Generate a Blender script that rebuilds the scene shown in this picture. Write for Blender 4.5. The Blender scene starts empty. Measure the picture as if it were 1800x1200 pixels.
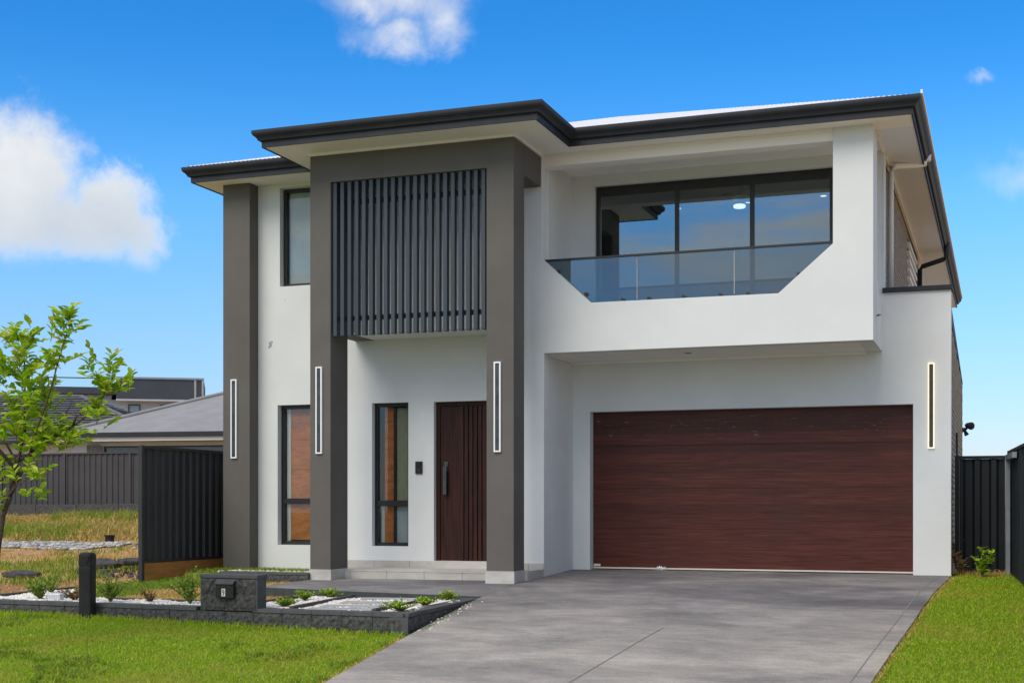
import bpy, bmesh, math, random
import numpy as np
from mathutils import Vector, Matrix, noise as mnoise

random.seed(7)
RNG = np.random.default_rng(7)
S = bpy.context.scene
C = S.collection
R = math.radians

# ------------------------------------------------------------------ camera
cam_d = bpy.data.cameras.new("camera")
cam = bpy.data.objects.new("camera", cam_d)
C.objects.link(cam)
cam.location = (0, 0, 0)
cam.rotation_euler = (R(90), 0, R(19.987))
cam_d.sensor_width = 36
cam_d.lens = 36 * 2370 / 1800
cam_d.shift_y = 288 / 1800
cam_d.clip_start = 0.1
cam_d.clip_end = 3000
S.camera = cam

# ------------------------------------------------------------------ world and sun
SUN_EL, SUN_AZ = 47, 200          # azimuth clockwise from +Y; the sun stands behind the camera, a little to the left
SKY_STRENGTH = 0.10
SKY_SAT = 1.0
S.view_settings.view_transform = 'Standard'
S.view_settings.look = 'None'
S.view_settings.gamma = 1
S.view_settings.use_curve_mapping = False
S.view_settings.exposure = 0.62
S.cycles.diffuse_bounces = 8
S.cycles.max_bounces = 12
S.cycles.transparent_max_bounces = 16

world = bpy.data.worlds.new("World")
S.world = world
world.use_nodes = True
wt = world.node_tree
wt.nodes.clear()


class NB:
    """tiny node builder"""
    def __init__(self, tree):
        self.t = tree

    def n(self, typ, **kw):
        nd = self.t.nodes.new(typ)
        for k, v in kw.items():
            if k == 'ins':
                for i, val in v.items():
                    self.put(nd.inputs[i], val)
            else:
                setattr(nd, k, v)
        return nd

    def put(self, sock, val):
        if isinstance(val, bpy.types.NodeSocket):
            self.t.links.new(val, sock)
        else:
            sock.default_value = val

    def m(self, op, a, b=None, c=None, clamp=False):
        nd = self.t.nodes.new('ShaderNodeMath')
        nd.operation = op
        nd.use_clamp = clamp
        for i, v in enumerate((a, b, c)):
            if v is not None:
                self.put(nd.inputs[i], v)
        return nd.outputs[0]

    def mix(self, f, a, b, blend='MIX'):
        nd = self.t.nodes.new('ShaderNodeMix')
        nd.data_type = 'RGBA'
        nd.blend_type = blend
        self.put(nd.inputs[0], f)
        self.put(nd.inputs[6], a)
        self.put(nd.inputs[7], b)
        return nd.outputs[2]

    def ramp(self, f, stops, interp='LINEAR'):
        nd = self.t.nodes.new('ShaderNodeValToRGB')
        cr = nd.color_ramp
        cr.interpolation = interp
        while len(cr.elements) < len(stops):
            cr.elements.new(0.5)
        for e, (p, col) in zip(cr.elements, stops):
            e.position = p
            e.color = col if len(col) == 4 else (*col, 1)
        self.put(nd.inputs[0], f)
        return nd.outputs[0]

    def sstep(self, x, a, b):
        nd = self.t.nodes.new('ShaderNodeMapRange')
        nd.interpolation_type = 'SMOOTHSTEP'
        self.put(nd.inputs[0], x)
        nd.inputs[1].default_value = a
        nd.inputs[2].default_value = b
        nd.inputs[3].default_value = 0
        nd.inputs[4].default_value = 1
        return nd.outputs[0]

    def noise(self, vec, scale, detail=4, rough=0.55, dist=0.0):
        nd = self.t.nodes.new('ShaderNodeTexNoise')
        if vec is not None:
            self.put(nd.inputs['Vector'], vec)
        nd.inputs['Scale'].default_value = scale
        nd.inputs['Detail'].default_value = detail
        nd.inputs['Roughness'].default_value = rough
        nd.inputs['Distortion'].default_value = dist
        return nd.outputs[0]

    def scale(self, vec, s, rot=(0, 0, 0)):
        nd = self.t.nodes.new('ShaderNodeMapping')
        self.put(nd.inputs[0], vec)
        nd.inputs['Rotation'].default_value = rot
        nd.inputs['Scale'].default_value = s
        return nd.outputs[0]


w = NB(wt)
sky = w.n('ShaderNodeTexSky', sky_type='NISHITA')
sky.sun_disc = False
sky.sun_elevation = R(SUN_EL)
sky.sun_rotation = R(SUN_AZ)
sky.air_density = 1.0
sky.dust_density = 0.15
sky.ozone_density = 4.0
tc = w.n('ShaderNodeTexCoord')
D = tc.outputs['Generated']
sep = w.n('ShaderNodeSeparateXYZ', ins={0: D})
dx, dy, dz = sep.outputs
az = w.m('MULTIPLY', w.m('ARCTAN2', dx, dy), 57.29578)
el = w.m('MULTIPLY', w.m('ARCSINE', dz), 57.29578)
hs = w.n('ShaderNodeHueSaturation', ins={'Saturation': w.m('ADD', 1.12, w.m('MULTIPLY', w.sstep(el, 5.0, 19.0), 0.24)), 'Value': 1.0, 'Color': sky.outputs[0]})
skycol = w.mix(1.0, hs.outputs[0], w.ramp(w.m('DIVIDE', el, 30.0, clamp=True), [(0.0, (0.62, 0.575, 0.74)), (0.2, (0.78, 0.88, 1.0)), (0.42, (0.92, 1.20, 1.30)), (0.64, (0.74, 1.09, 1.24)), (1.0, (0.74, 1.06, 1.22))]), 'MULTIPLY')


def blobs(lst, warp):
    out = None
    for (a, e, wa, we) in lst:
        u = w.m('DIVIDE', w.m('SUBTRACT', azw, a), wa)
        v = w.m('DIVIDE', w.m('SUBTRACT', elw, e), we)
        d = w.m('SUBTRACT', 1.0, w.m('SQRT', w.m('ADD', w.m('MULTIPLY', u, u), w.m('MULTIPLY', v, v))))
        out = d if out is None else w.m('SMOOTH_MAX', out, d, 0.25)
    return out


azw = w.m('ADD', az, w.m('MULTIPLY', w.m('SUBTRACT', w.noise(D, 20, 8, 0.62, 0.2), 0.5), 3.4))
elw = w.m('ADD', el, w.m('MULTIPLY', w.m('SUBTRACT', w.noise(w.scale(D, (1, 1, 1), (0.7, 0.2, 0.4)), 22, 8, 0.62, 0.2), 0.5), 3.2))
n_big = w.noise(D, 16, 9, 0.56, 0.15)
n_fine = w.noise(D, 55, 6, 0.6)
n_wisp = w.noise(w.scale(D, (1, 1, 0.5), (0, 0, 0.3)), 20, 8, 0.6, 0.8)
# the cumulus on the left
f1 = blobs([(-39.9, 12.6, 3.0, 3.9), (-36.5, 11.5, 2.3, 2.3), (-43.2, 12.2, 4.0, 3.4), (-38.5, 11.0, 3.4, 1.9)], None)
d1 = w.m('ADD', f1, w.m('MULTIPLY', w.m('SUBTRACT', n_big, 0.5), 0.7))
d1 = w.m('ADD', d1, w.m('MULTIPLY', w.m('SUBTRACT', n_fine, 0.5), 0.25))
a1 = w.sstep(d1, 0.0, 0.55)
base_cut = w.sstep(w.m('ADD', el, w.m('MULTIPLY', w.m('SUBTRACT', n_big, 0.5), 2.0)), 8.7, 10.9)
a1 = w.m('MULTIPLY', a1, base_cut)
# the torn cloud at the top and the thin ones on the right
f2 = blobs([(-24.8, 20.9, 3.4, 1.5), (-22.8, 20.0, 1.4, 1.4), (-26.4, 20.4, 1.6, 1.0), (-25.0, 19.2, 2.0, 1.0)], None)
d2 = w.m('ADD', f2, w.m('MULTIPLY', w.m('SUBTRACT', n_wisp, 0.5), 1.0))
a2 = w.m('MULTIPLY', w.sstep(d2, -0.3, 1.2), 0.8)
f3 = blobs([(1.2, 13.1, 2.6, 1.1), (-1.0, 16.4, 0.9, 0.35), (5.0, 13.5, 4, 1.8)], None)
d3 = w.m('ADD', f3, w.m('MULTIPLY', w.m('SUBTRACT', n_wisp, 0.5), 1.2))
a3 = w.m('MULTIPLY', w.sstep(d3, -0.1, 1.4), 0.42)
# the broken stratus over the rest of the sky, seen mirrored in the glass
nl = w.noise(w.scale(D, (1.0, 1.0, 5.5), (0.12, 0.05, 0)), 3.0, 9, 0.56, 0.4)
cov = w.sstep(nl, 0.38, 0.57)
away = w.sstep(dy, 0.45, -0.2)
high = w.sstep(dz, 0.45, 0.7)
a4 = w.m('MULTIPLY', w.m('MULTIPLY', cov, w.m('MAXIMUM', away, high)), 0.9)
alpha = w.m('MAXIMUM', w.m('MAXIMUM', a1, a2), w.m('MAXIMUM', a3, a4))
shade = w.m('ADD', w.m('MULTIPLY', w.m('SUBTRACT', el, 10.0), 0.16), w.m('MULTIPLY', w.m('SUBTRACT', n_big, 0.35), 1.1), clamp=True)
CW = 5.9
cum = w.mix(shade, (0.60 * CW, 0.70 * CW, 0.82 * CW, 1), (0.97 * CW, 0.98 * CW, 1.0 * CW, 1))
strat = w.mix(w.noise(D, 6, 6), (4.2, 4.3, 4.6, 1), (9.0, 8.6, 7.9, 1))
ccol = w.mix(w.m('MAXIMUM', a1, w.m('MAXIMUM', a2, a3)), strat, cum)
final = w.mix(alpha, skycol, ccol)
bg = w.n('ShaderNodeBackground', ins={'Color': final, 'Strength': SKY_STRENGTH})
wo = w.n('ShaderNodeOutputWorld', ins={0: bg.outputs[0]})

sun_d = bpy.data.lights.new("sun", 'SUN')
sun_d.energy = 1.75
sun_d.angle = R(40)
sun_d.color = (1.0, 0.90, 0.76)
sun = bpy.data.objects.new("sun", sun_d)
C.objects.link(sun)
sdir = Vector((math.sin(R(SUN_AZ)) * math.cos(R(SUN_EL)), math.cos(R(SUN_AZ)) * math.cos(R(SUN_EL)), math.sin(R(SUN_EL))))
sun.rotation_euler = sdir.to_track_quat('Z', 'Y').to_euler()
sun.location = sdir * 60


# ------------------------------------------------------------------ materials
def mat(name, col, rough=0.7, metal=0.0, spec=0.5):
    m = bpy.data.materials.new(name)
    m.use_nodes = True
    b = m.node_tree.nodes['Principled BSDF']
    b.inputs['Base Color'].default_value = (*col, 1)
    b.inputs['Roughness'].default_value = rough
    b.inputs['Metallic'].default_value = metal
    b.inputs['Specular IOR Level'].default_value = spec
    return m, NB(m.node_tree), b


def obj_coord(nb):
    return nb.n('ShaderNodeNewGeometry').outputs['Position']


def bump(nb, bs, h, strength, dist=0.01):
    bp = nb.n('ShaderNodeBump', ins={'Height': h, 'Strength': strength, 'Distance': dist})
    nb.put(bs.inputs['Normal'], bp.outputs[0])


def varied(name, c0, c1, scale, rough=0.7, detail=5, bscale=None, bstr=0.2, bdist=0.005, stretch=(1, 1, 1), metal=0, spec=0.5, lo=0.35, hi=0.65, rvar=0.0):
    m, nb, b = mat(name, c0, rough, metal, spec)
    P = obj_coord(nb)
    nz = nb.noise(nb.scale(P, stretch), scale, detail, 0.6)
    nb.put(b.inputs['Base Color'], nb.ramp(nz, [(lo, c0), (hi, c1)]))
    if rvar:
        nb.put(b.inputs['Roughness'], nb.m('ADD', rough, nb.m('MULTIPLY', nb.m('SUBTRACT', nz, 0.5), rvar)))
    if bscale:
        bump(nb, b, nb.noise(P, bscale, 3), bstr, bdist)
    return m


M = {}
M['white'] = varied('white_render', (0.65, 0.67, 0.665), (0.70, 0.72, 0.715), 0.9, 0.85, bscale=160, bstr=0.25, bdist=0.002)
M['charcoal'] = varied('charcoal_render', (0.104, 0.096, 0.086), (0.120, 0.112, 0.102), 1.3, 0.85, bscale=160, bstr=0.25, bdist=0.002)
M['soffit'] = varied('soffit_paint', (0.86, 0.835, 0.80), (0.88, 0.855, 0.82), 0.7, 0.8)
M['soffit_right'] = varied('cool_tinted_soffit_paint', (0.72, 0.76, 0.86), (0.75, 0.79, 0.89), 0.7, 0.8)  # blue tint in the colour offsets the beige bounce light
M['trim'] = varied('white_trim', (0.80, 0.79, 0.76), (0.83, 0.82, 0.79), 2, 0.6)
M['gutter'] = varied('charcoal_steel', (0.022, 0.024, 0.030), (0.030, 0.033, 0.040), 3, 0.6, rvar=0.1, spec=0.3)
M['slat'] = varied('slate_aluminium', (0.034, 0.048, 0.064), (0.044, 0.061, 0.079), 5, 0.5, spec=0.35, stretch=(1, 1, 0.1))
M['black'] = varied('black_frame', (0.010, 0.011, 0.013), (0.016, 0.017, 0.019), 4, 0.4)
M['roof'] = varied('roof_sheet', (0.74, 0.74, 0.73), (0.82, 0.82, 0.81), 1.5, 0.45)
M['tile'] = varied('porcelain_tile', (0.40, 0.385, 0.35), (0.52, 0.505, 0.47), 2.4, 0.5, detail=8, stretch=(1, 1, 2))
M['grout'] = varied('dark_joint', (0.10, 0.095, 0.09), (0.13, 0.125, 0.12), 5, 0.9)
M['brick'] = varied('tan_brick', (0.23, 0.185, 0.135), (0.36, 0.31, 0.24), 9, 0.9, bscale=90, bstr=0.3, bdist=0.004)
M['mortar'] = varied('mortar', (0.16, 0.145, 0.125), (0.20, 0.185, 0.16), 12, 0.95)
M['steel_fence'] = varied('black_fence_steel', (0.020, 0.021, 0.023), (0.028, 0.029, 0.031), 2, 0.5, rvar=0.2)
M['grey_fence'] = varied('grey_fence_steel', (0.040, 0.038, 0.040), (0.050, 0.048, 0.050), 2, 0.6)
M['blue_fence'] = varied('blue_black_fence_steel', (0.006, 0.009, 0.012), (0.010, 0.014, 0.018), 2, 0.5)
M['galv'] = varied('grey_steel', (0.22, 0.25, 0.29), (0.28, 0.31, 0.35), 6, 0.45, metal=0.3)
M['sleeper'] = varied('rust_brown_sleeper', (0.33, 0.135, 0.03), (0.46, 0.20, 0.05), 4, 0.9, stretch=(1, 1, 5), bscale=60)
M['block'] = varied('split_face_block', (0.030, 0.030, 0.031), (0.095, 0.093, 0.090), 26, 0.95, detail=8, bscale=60, bstr=0.9, bdist=0.012)
M['cap'] = varied('capping_stone', (0.062, 0.064, 0.067), (0.088, 0.090, 0.093), 7, 0.75, bscale=120, bstr=0.2)
M['edging'] = varied('dark_edging', (0.045, 0.050, 0.050), (0.065, 0.070, 0.070), 7, 0.8)
M['paver'] = varied('blue_grey_paver', (0.30, 0.31, 0.315), (0.40, 0.40, 0.40), 5, 0.75, bscale=90)
M['plastic_black'] = varied('black_plastic', (0.014, 0.014, 0.014), (0.022, 0.021, 0.021), 6, 0.6, spec=0.3)
M['bark'] = varied('bark', (0.055, 0.030, 0.022), (0.13, 0.085, 0.06), 30, 0.9, bscale=70, bstr=0.6, bdist=0.01)
M['stem'] = varied('green_stem', (0.09, 0.075, 0.03), (0.13, 0.11, 0.04), 30, 0.8)
M['rock'] = varied('broken_asphalt', (0.030, 0.029, 0.028), (0.085, 0.080, 0.075), 11, 0.9, detail=8, bscale=50, bstr=0.7, bdist=0.02)
M['rubble'] = varied('pale_rubble', (0.45, 0.45, 0.44), (0.66, 0.65, 0.63), 6, 0.9)
M['chrome'] = varied('brushed_handle', (0.05, 0.055, 0.06), (0.09, 0.095, 0.10), 8, 0.3, metal=0.6)
M['ivory'] = varied('ivory_plate', (0.62, 0.58, 0.48), (0.70, 0.66, 0.56), 40, 0.6)
M['digit'] = varied('black_digit', (0.012, 0.012, 0.012), (0.02, 0.02, 0.02), 4, 0.6)
M['clear_plastic'] = varied('milky_plastic', (0.60, 0.61, 0.62), (0.74, 0.75, 0.76), 9, 0.3)
M['interior'] = varied('interior_paint', (0.50, 0.49, 0.44), (0.55, 0.54, 0.49), 1, 0.9)
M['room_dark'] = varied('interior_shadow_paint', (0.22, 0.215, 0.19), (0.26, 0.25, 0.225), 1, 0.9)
M['timber_floor'] = varied('interior_timber', (0.28, 0.14, 0.06), (0.36, 0.19, 0.08), 8, 0.6, stretch=(1, 6, 1))
M['blind'] = varied('pale_blind', (0.40, 0.44, 0.44), (0.48, 0.52, 0.52), 3, 0.8)
M['olive_blind'] = varied('olive_blind', (0.30, 0.29, 0.19), (0.36, 0.35, 0.24), 6, 0.8, stretch=(5, 1, 1))
M['conc_grey_wall'] = varied('cream_wall', (0.55, 0.54, 0.50), (0.62, 0.61, 0.57), 1.5, 0.9)
M['far_dark'] = varied('far_charcoal_cladding', (0.040, 0.043, 0.056), (0.052, 0.055, 0.070), 1, 0.7)
M['grey_roof'] = varied('grey_roof_steel', (0.23, 0.228, 0.23), (0.27, 0.268, 0.27), 2, 0.6)
M['tile_roof'] = varied('charcoal_roof_tile', (0.085, 0.088, 0.10), (0.15, 0.155, 0.17), 5, 0.85)
M['grey_brick'] = varied('grey_brick', (0.15, 0.15, 0.155), (0.24, 0.24, 0.24), 7, 0.9)
M['asphalt'] = varied('asphalt', (0.085, 0.083, 0.08), (0.11, 0.108, 0.104), 30, 0.9, bscale=80)
M['kerb'] = varied('kerb_concrete', (0.33, 0.32, 0.30), (0.40, 0.39, 0.37), 6, 0.9)
M['fan'] = varied('dark_fan', (0.035, 0.03, 0.025), (0.05, 0.045, 0.04), 6, 0.5)
M['scuff'] = varied('blue_scuff', (0.14, 0.22, 0.28), (0.45, 0.48, 0.50), 40, 0.8)


def emit_mat(name, col, strength):
    m, nb, b = mat(name, (0.8, 0.8, 0.8), 0.4)
    b.inputs['Emission Color'].default_value = (*col, 1)
    b.inputs['Emission Strength'].default_value = strength
    return m


M['lamp_cool'] = emit_mat('lit_cool_strip', (0.95, 0.98, 1.0), 0.05)
M['lamp_warm'] = emit_mat('lit_warm_strip', (1.0, 0.76, 0.36), 0.42)
M['lamp_down'] = emit_mat('lit_downlight', (1.0, 0.97, 0.9), 2.2)


def glass(name, tint, refl_min, rough=0.0, trans=(0.9, 0.93, 0.93), fk=1.0):
    m = bpy.data.materials.new(name)
    m.use_nodes = True
    t = m.node_tree
    t.nodes.clear()
    nb = NB(t)
    fr = nb.n('ShaderNodeFresnel', ins={'IOR': 1.5})
    fac = nb.m('ADD', refl_min, nb.m('MULTIPLY', fr.outputs[0], (1.0 - refl_min) * fk), clamp=True)
    tr = nb.n('ShaderNodeBsdfTransparent', ins={0: (*trans, 1)})
    gl = nb.n('ShaderNodeBsdfGlossy', ins={'Color': (*tint, 1), 'Roughness': rough})
    mx = nb.n('ShaderNodeMixShader', ins={0: fac, 1: tr.outputs[0], 2: gl.outputs[0]})
    nb.n('ShaderNodeOutputMaterial', ins={0: mx.outputs[0]})
    return m


M['glass'] = glass('window_glass', (0.9, 0.95, 1.0), 0.0, trans=(0.96, 0.98, 0.97), fk=0.8)
M['slider_glass'] = glass('reflective_glass', (0.82, 0.92, 1.0), 0.17, trans=(0.55, 0.60, 0.56))
M['tint_glass'] = glass('tinted_balustrade_glass', (0.8, 0.9, 1.0), 0.06, trans=(0.52, 0.60, 0.64))

# garage door wood
m, nb, b = mat('red_brown_woodgrain', (0.07, 0.02, 0.015), 0.42, spec=0.3)
P = obj_coord(nb)
g1 = nb.noise(nb.scale(P, (0.55, 1, 16)), 3.0, 9, 0.62, 0.4)
g2 = nb.noise(nb.scale(P, (1.2, 1, 55)), 3.0, 5, 0.6, 0.2)
g3 = nb.noise(P, 1.0, 3)
gm = nb.m('ADD', nb.m('MULTIPLY', g1, 0.75), nb.m('MULTIPLY', g2, 0.25))
colr = nb.ramp(gm, [(0.34, (0.036, 0.0085, 0.0055)), (0.50, (0.072, 0.0165, 0.0105)), (0.68, (0.115, 0.034, 0.023))])
brd = nb.m('FLOOR', nb.m('DIVIDE', nb.m('ADD', nb.n('ShaderNodeSeparateXYZ', ins={0: P}).outputs[2], 2.0), 0.1555))
wn_ = nb.n('ShaderNodeTexWhiteNoise', noise_dimensions='1D', ins={'W': brd})
colr = nb.mix(0.8, colr, nb.ramp(wn_.outputs[0], [(0.0, (0.72, 0.70, 0.70)), (1.0, (1.28, 1.25, 1.25))]), 'MULTIPLY')
colr = nb.mix(nb.m('MULTIPLY', nb.sstep(g3, 0.5, 0.75), 0.35), colr, (0.050, 0.022, 0.020, 1))
sepp = nb.n('ShaderNodeSeparateXYZ', ins={0: P})
scr = nb.noise(nb.scale(P, (2.2, 1, 26)), 3.0, 6, 0.65, 0.6)
band = nb.m('MULTIPLY', nb.sstep(sepp.outputs[2], 0.98, 1.1), nb.sstep(sepp.outputs[2], 1.42, 1.25))
scuff = nb.m('MULTIPLY', nb.m('MULTIPLY', nb.sstep(scr, 0.63, 0.70), band), 0.7)
colr = nb.mix(scuff, colr, (0.42, 0.42, 0.46, 1))
nb.put(b.inputs['Base Color'], colr)
nb.put(b.inputs['Roughness'], nb.m('ADD', 0.36, nb.m('MULTIPLY', g1, 0.25)))
bump(nb, b, g2, 0.25, 0.003)
M['garage_wood'] = m

m, nb, b = mat('dark_door_timber', (0.03, 0.01, 0.008), 0.5, spec=0.25)
P = obj_coord(nb)
g1 = nb.noise(nb.scale(P, (16, 1, 0.6)), 3.0, 8, 0.6, 0.3)
nb.put(b.inputs['Base Color'], nb.ramp(g1, [(0.36, (0.014, 0.0042, 0.0026)), (0.65, (0.052, 0.014, 0.008))]))
M['door_wood'] = m

m, nb, b = mat('rust_orange_board', (0.3, 0.1, 0.03), 0.7)
P = obj_coord(nb)
g1 = nb.noise(nb.scale(P, (2, 1, 7)), 2.2, 8, 0.65, 0.3)
g2 = nb.noise(P, 24, 6, 0.7)
cc = nb.ramp(g1, [(0.35, (0.42, 0.12, 0.028)), (0.62, (0.66, 0.21, 0.055))])
cc = nb.mix(nb.m('MULTIPLY', nb.sstep(g2, 0.66, 0.74), 0.6), cc, (0.55, 0.48, 0.38, 1))
nb.put(b.inputs['Base Color'], cc)
M['orange_board'] = m

# driveway concrete
m, nb, b = mat('driveway_concrete', (0.3, 0.29, 0.28), 0.85)
P = obj_coord(nb)
n1 = nb.noise(nb.scale(P, (0.45, 0.8, 1)), 1.3, 10, 0.70, 0.3)
n2 = nb.noise(nb.scale(P, (0.9, 4.0, 1)), 3.5, 8, 0.7, 0.5)
n3 = nb.noise(P, 42, 5, 0.7)
sepp = nb.n('ShaderNodeSeparateXYZ', ins={0: P})
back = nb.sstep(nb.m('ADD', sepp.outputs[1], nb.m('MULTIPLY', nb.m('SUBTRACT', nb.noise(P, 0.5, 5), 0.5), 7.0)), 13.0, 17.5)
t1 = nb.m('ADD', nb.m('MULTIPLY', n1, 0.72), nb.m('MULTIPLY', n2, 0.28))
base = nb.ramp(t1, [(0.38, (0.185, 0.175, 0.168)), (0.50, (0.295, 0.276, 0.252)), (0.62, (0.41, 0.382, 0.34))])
back_tone = nb.ramp(t1, [(0.38, (0.090, 0.085, 0.096)), (0.50, (0.165, 0.157, 0.160)), (0.62, (0.275, 0.262, 0.252))])  # darker concrete tones towards the garage
colr = nb.mix(back, base, back_tone)
colr = nb.mix(0.35, colr, nb.ramp(n3, [(0.3, (0.4, 0.4, 0.4)), (0.7, (1.5, 1.5, 1.5))]), 'MULTIPLY')
speck = nb.sstep(nb.noise(P, 9, 8, 0.75), 0.72, 0.76)
colr = nb.mix(nb.m('MULTIPLY', speck, 0.55), colr, (0.55, 0.54, 0.52, 1))
nb.put(b.inputs['Base Color'], colr)
bump(nb, b, nb.noise(P, 110, 4, 0.7), 0.35, 0.004)
M['concrete'] = m
M['joint'] = varied('saw_cut_joint', (0.19, 0.182, 0.17), (0.24, 0.23, 0.215), 9, 0.95)

# soils
m, nb, b = mat('soil', (0.1, 0.08, 0.05), 0.95)
P = obj_coord(nb)
n1 = nb.noise(P, 0.55, 8, 0.62, 0.3)
n2 = nb.noise(P, 14, 6, 0.7)
sx, sy, sz = nb.n('ShaderNodeSeparateXYZ', ins={0: P}).outputs
lot = nb.m('MULTIPLY', nb.sstep(nb.m('SUBTRACT', nb.m('MULTIPLY', sx, -1.0), nb.m('MULTIPLY', n1, 0.8)), 11.9, 12.3), nb.sstep(nb.m('ADD', sy, nb.m('MULTIPLY', n1, 1.2)), 14.8, 15.3))
lot = nb.m('MAXIMUM', lot, nb.m('MAXIMUM', nb.sstep(sx, 1.0, 1.6), nb.sstep(sy, 21.0, 21.6)))  # unseen ground right and behind set to bare earth for beige bounce light
dry = nb.ramp(nb.m('ADD', nb.m('MULTIPLY', n1, 0.7), nb.m('MULTIPLY', n2, 0.3)), [(0.36, (0.22, 0.12, 0.065)), (0.47, (0.40, 0.245, 0.11)), (0.56, (0.50, 0.34, 0.15)), (0.68, (0.24, 0.25, 0.05))])
green = nb.ramp(n2, [(0.35, (0.14, 0.18, 0.016)), (0.65, (0.24, 0.28, 0.04))])
nb.put(b.inputs['Base Color'], nb.mix(lot, green, dry))
bump(nb, b, n2, 0.6, 0.03)
M['soil'] = m
M['bed_soil'] = varied('bed_gravel_base', (0.16, 0.15, 0.135), (0.30, 0.285, 0.26), 40, 0.95, detail=8, bscale=60, bstr=0.8, bdist=0.015)


def island_mat(name, stops, rough=0.6, transl=0.35, patch=None):
    """leaf/blade/pebble material, colour differing per blade; patch=(scale, c_stop, amount)"""
    m = bpy.data.materials.new(name)
    m.use_nodes = True
    t = m.node_tree
    t.nodes.clear()
    nb = NB(t)
    geo = nb.n('ShaderNodeNewGeometry')
    rnd = geo.outputs['Random Per Island']
    col = nb.ramp(rnd, stops)
    if patch:
        pn = nb.noise(geo.outputs['Position'], patch[0], 5, 0.6)
        col = nb.mix(nb.m('MULTIPLY', nb.sstep(pn, patch[3], patch[4]), patch[2]), col, (*patch[1], 1))
    pb = nb.n('ShaderNodeBsdfPrincipled', ins={'Base Color': col, 'Roughness': rough, 'Specular IOR Level': 0.3})
    out = pb.outputs[0]
    if transl:
        tl = nb.n('ShaderNodeBsdfTranslucent', ins={'Color': col})
        out = nb.n('ShaderNodeMixShader', ins={0: transl, 1: pb.outputs[0], 2: tl.outputs[0]}).outputs[0]
    nb.n('ShaderNodeOutputMaterial', ins={0: out})
    return m


M['lawn'] = island_mat('lawn_blades', [(0.0, (0.22, 0.37, 0.012)), (0.45, (0.32, 0.50, 0.016)), (0.8, (0.43, 0.60, 0.028)), (0.94, (0.56, 0.58, 0.09)), (1.0, (0.60, 0.46, 0.16))], 0.6, 0.5, (0.9, (0.50, 0.47, 0.07), 0.6, 0.46, 0.66))
M['yard_grass'] = island_mat('yard_blades', [(0.0, (0.12, 0.22, 0.016)), (0.5, (0.20, 0.32, 0.022)), (0.85, (0.28, 0.37, 0.04)), (1.0, (0.46, 0.36, 0.12))], 0.6, 0.35)
M['dry_grass'] = island_mat('dry_blades', [(0.0, (0.50, 0.28, 0.09)), (0.4, (0.66, 0.42, 0.15)), (0.75, (0.72, 0.50, 0.22)), (1.0, (0.42, 0.38, 0.08))], 0.8, 0.3)
M['weeds'] = island_mat('weed_blades', [(0.0, (0.17, 0.21, 0.03)), (0.22, (0.34, 0.32, 0.07)), (0.5, (0.54, 0.40, 0.11)), (0.75, (0.62, 0.43, 0.15)), (1.0, (0.66, 0.48, 0.22))], 0.8, 0.3)
M['green_weeds'] = island_mat('green_weed_blades', [(0.0, (0.15, 0.24, 0.02)), (0.5, (0.25, 0.34, 0.03)), (1.0, (0.40, 0.38, 0.08))], 0.7, 0.35)
M['pebble'] = island_mat('white_pebbles', [(0.0, (0.56, 0.52, 0.45)), (0.4, (0.70, 0.67, 0.61)), (1.0, (0.80, 0.78, 0.74))], 0.7, 0.0)
M['rubble_bits'] = island_mat('rubble_bits', [(0.0, (0.16, 0.155, 0.14)), (0.5, (0.34, 0.33, 0.31)), (1.0, (0.55, 0.54, 0.52))], 0.85, 0.0)
M['tree_leaf'] = island_mat('tree_leaves', [(0.0, (0.20, 0.36, 0.016)), (0.35, (0.34, 0.54, 0.022)), (0.7, (0.47, 0.64, 0.03)), (0.92, (0.62, 0.70, 0.06)), (1.0, (0.62, 0.46, 0.09))], 0.5, 0.45)
m = bpy.data.materials.new('single_tree_leaf')
m.use_nodes = True
t = m.node_tree
t.nodes.clear()
nb = NB(t)
rnd = nb.n('ShaderNodeObjectInfo').outputs['Random']
col = nb.ramp(rnd, [(0.0, (0.20, 0.36, 0.016)), (0.35, (0.34, 0.54, 0.022)), (0.7, (0.47, 0.64, 0.03)), (0.92, (0.62, 0.70, 0.06)), (1.0, (0.62, 0.46, 0.09))])
pb = nb.n('ShaderNodeBsdfPrincipled', ins={'Base Color': col, 'Roughness': 0.5, 'Specular IOR Level': 0.3})
tl = nb.n('ShaderNodeBsdfTranslucent', ins={'Color': col})
mx = nb.n('ShaderNodeMixShader', ins={0: 0.45, 1: pb.outputs[0], 2: tl.outputs[0]})
nb.n('ShaderNodeOutputMaterial', ins={0: mx.outputs[0]})
M['leaf_single'] = m
M['shrub_green'] = island_mat('shrub_leaves', [(0.0, (0.13, 0.25, 0.022)), (0.5, (0.24, 0.39, 0.035)), (1.0, (0.40, 0.50, 0.06))], 0.5, 0.3)
M['shrub_bright'] = island_mat('bright_cover_leaves', [(0.0, (0.18, 0.34, 0.015)), (0.5, (0.30, 0.48, 0.025)), (1.0, (0.42, 0.56, 0.04))], 0.5, 0.35)
M['shrub_red'] = island_mat('red_brown_leaves', [(0.0, (0.18, 0.075, 0.04)), (0.5, (0.30, 0.14, 0.07)), (1.0, (0.26, 0.23, 0.07))], 0.6, 0.25)
M['straw'] = island_mat('straw_leaves', [(0.0, (0.32, 0.18, 0.10)), (1.0, (0.50, 0.34, 0.22))], 0.7, 0.2)


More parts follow.
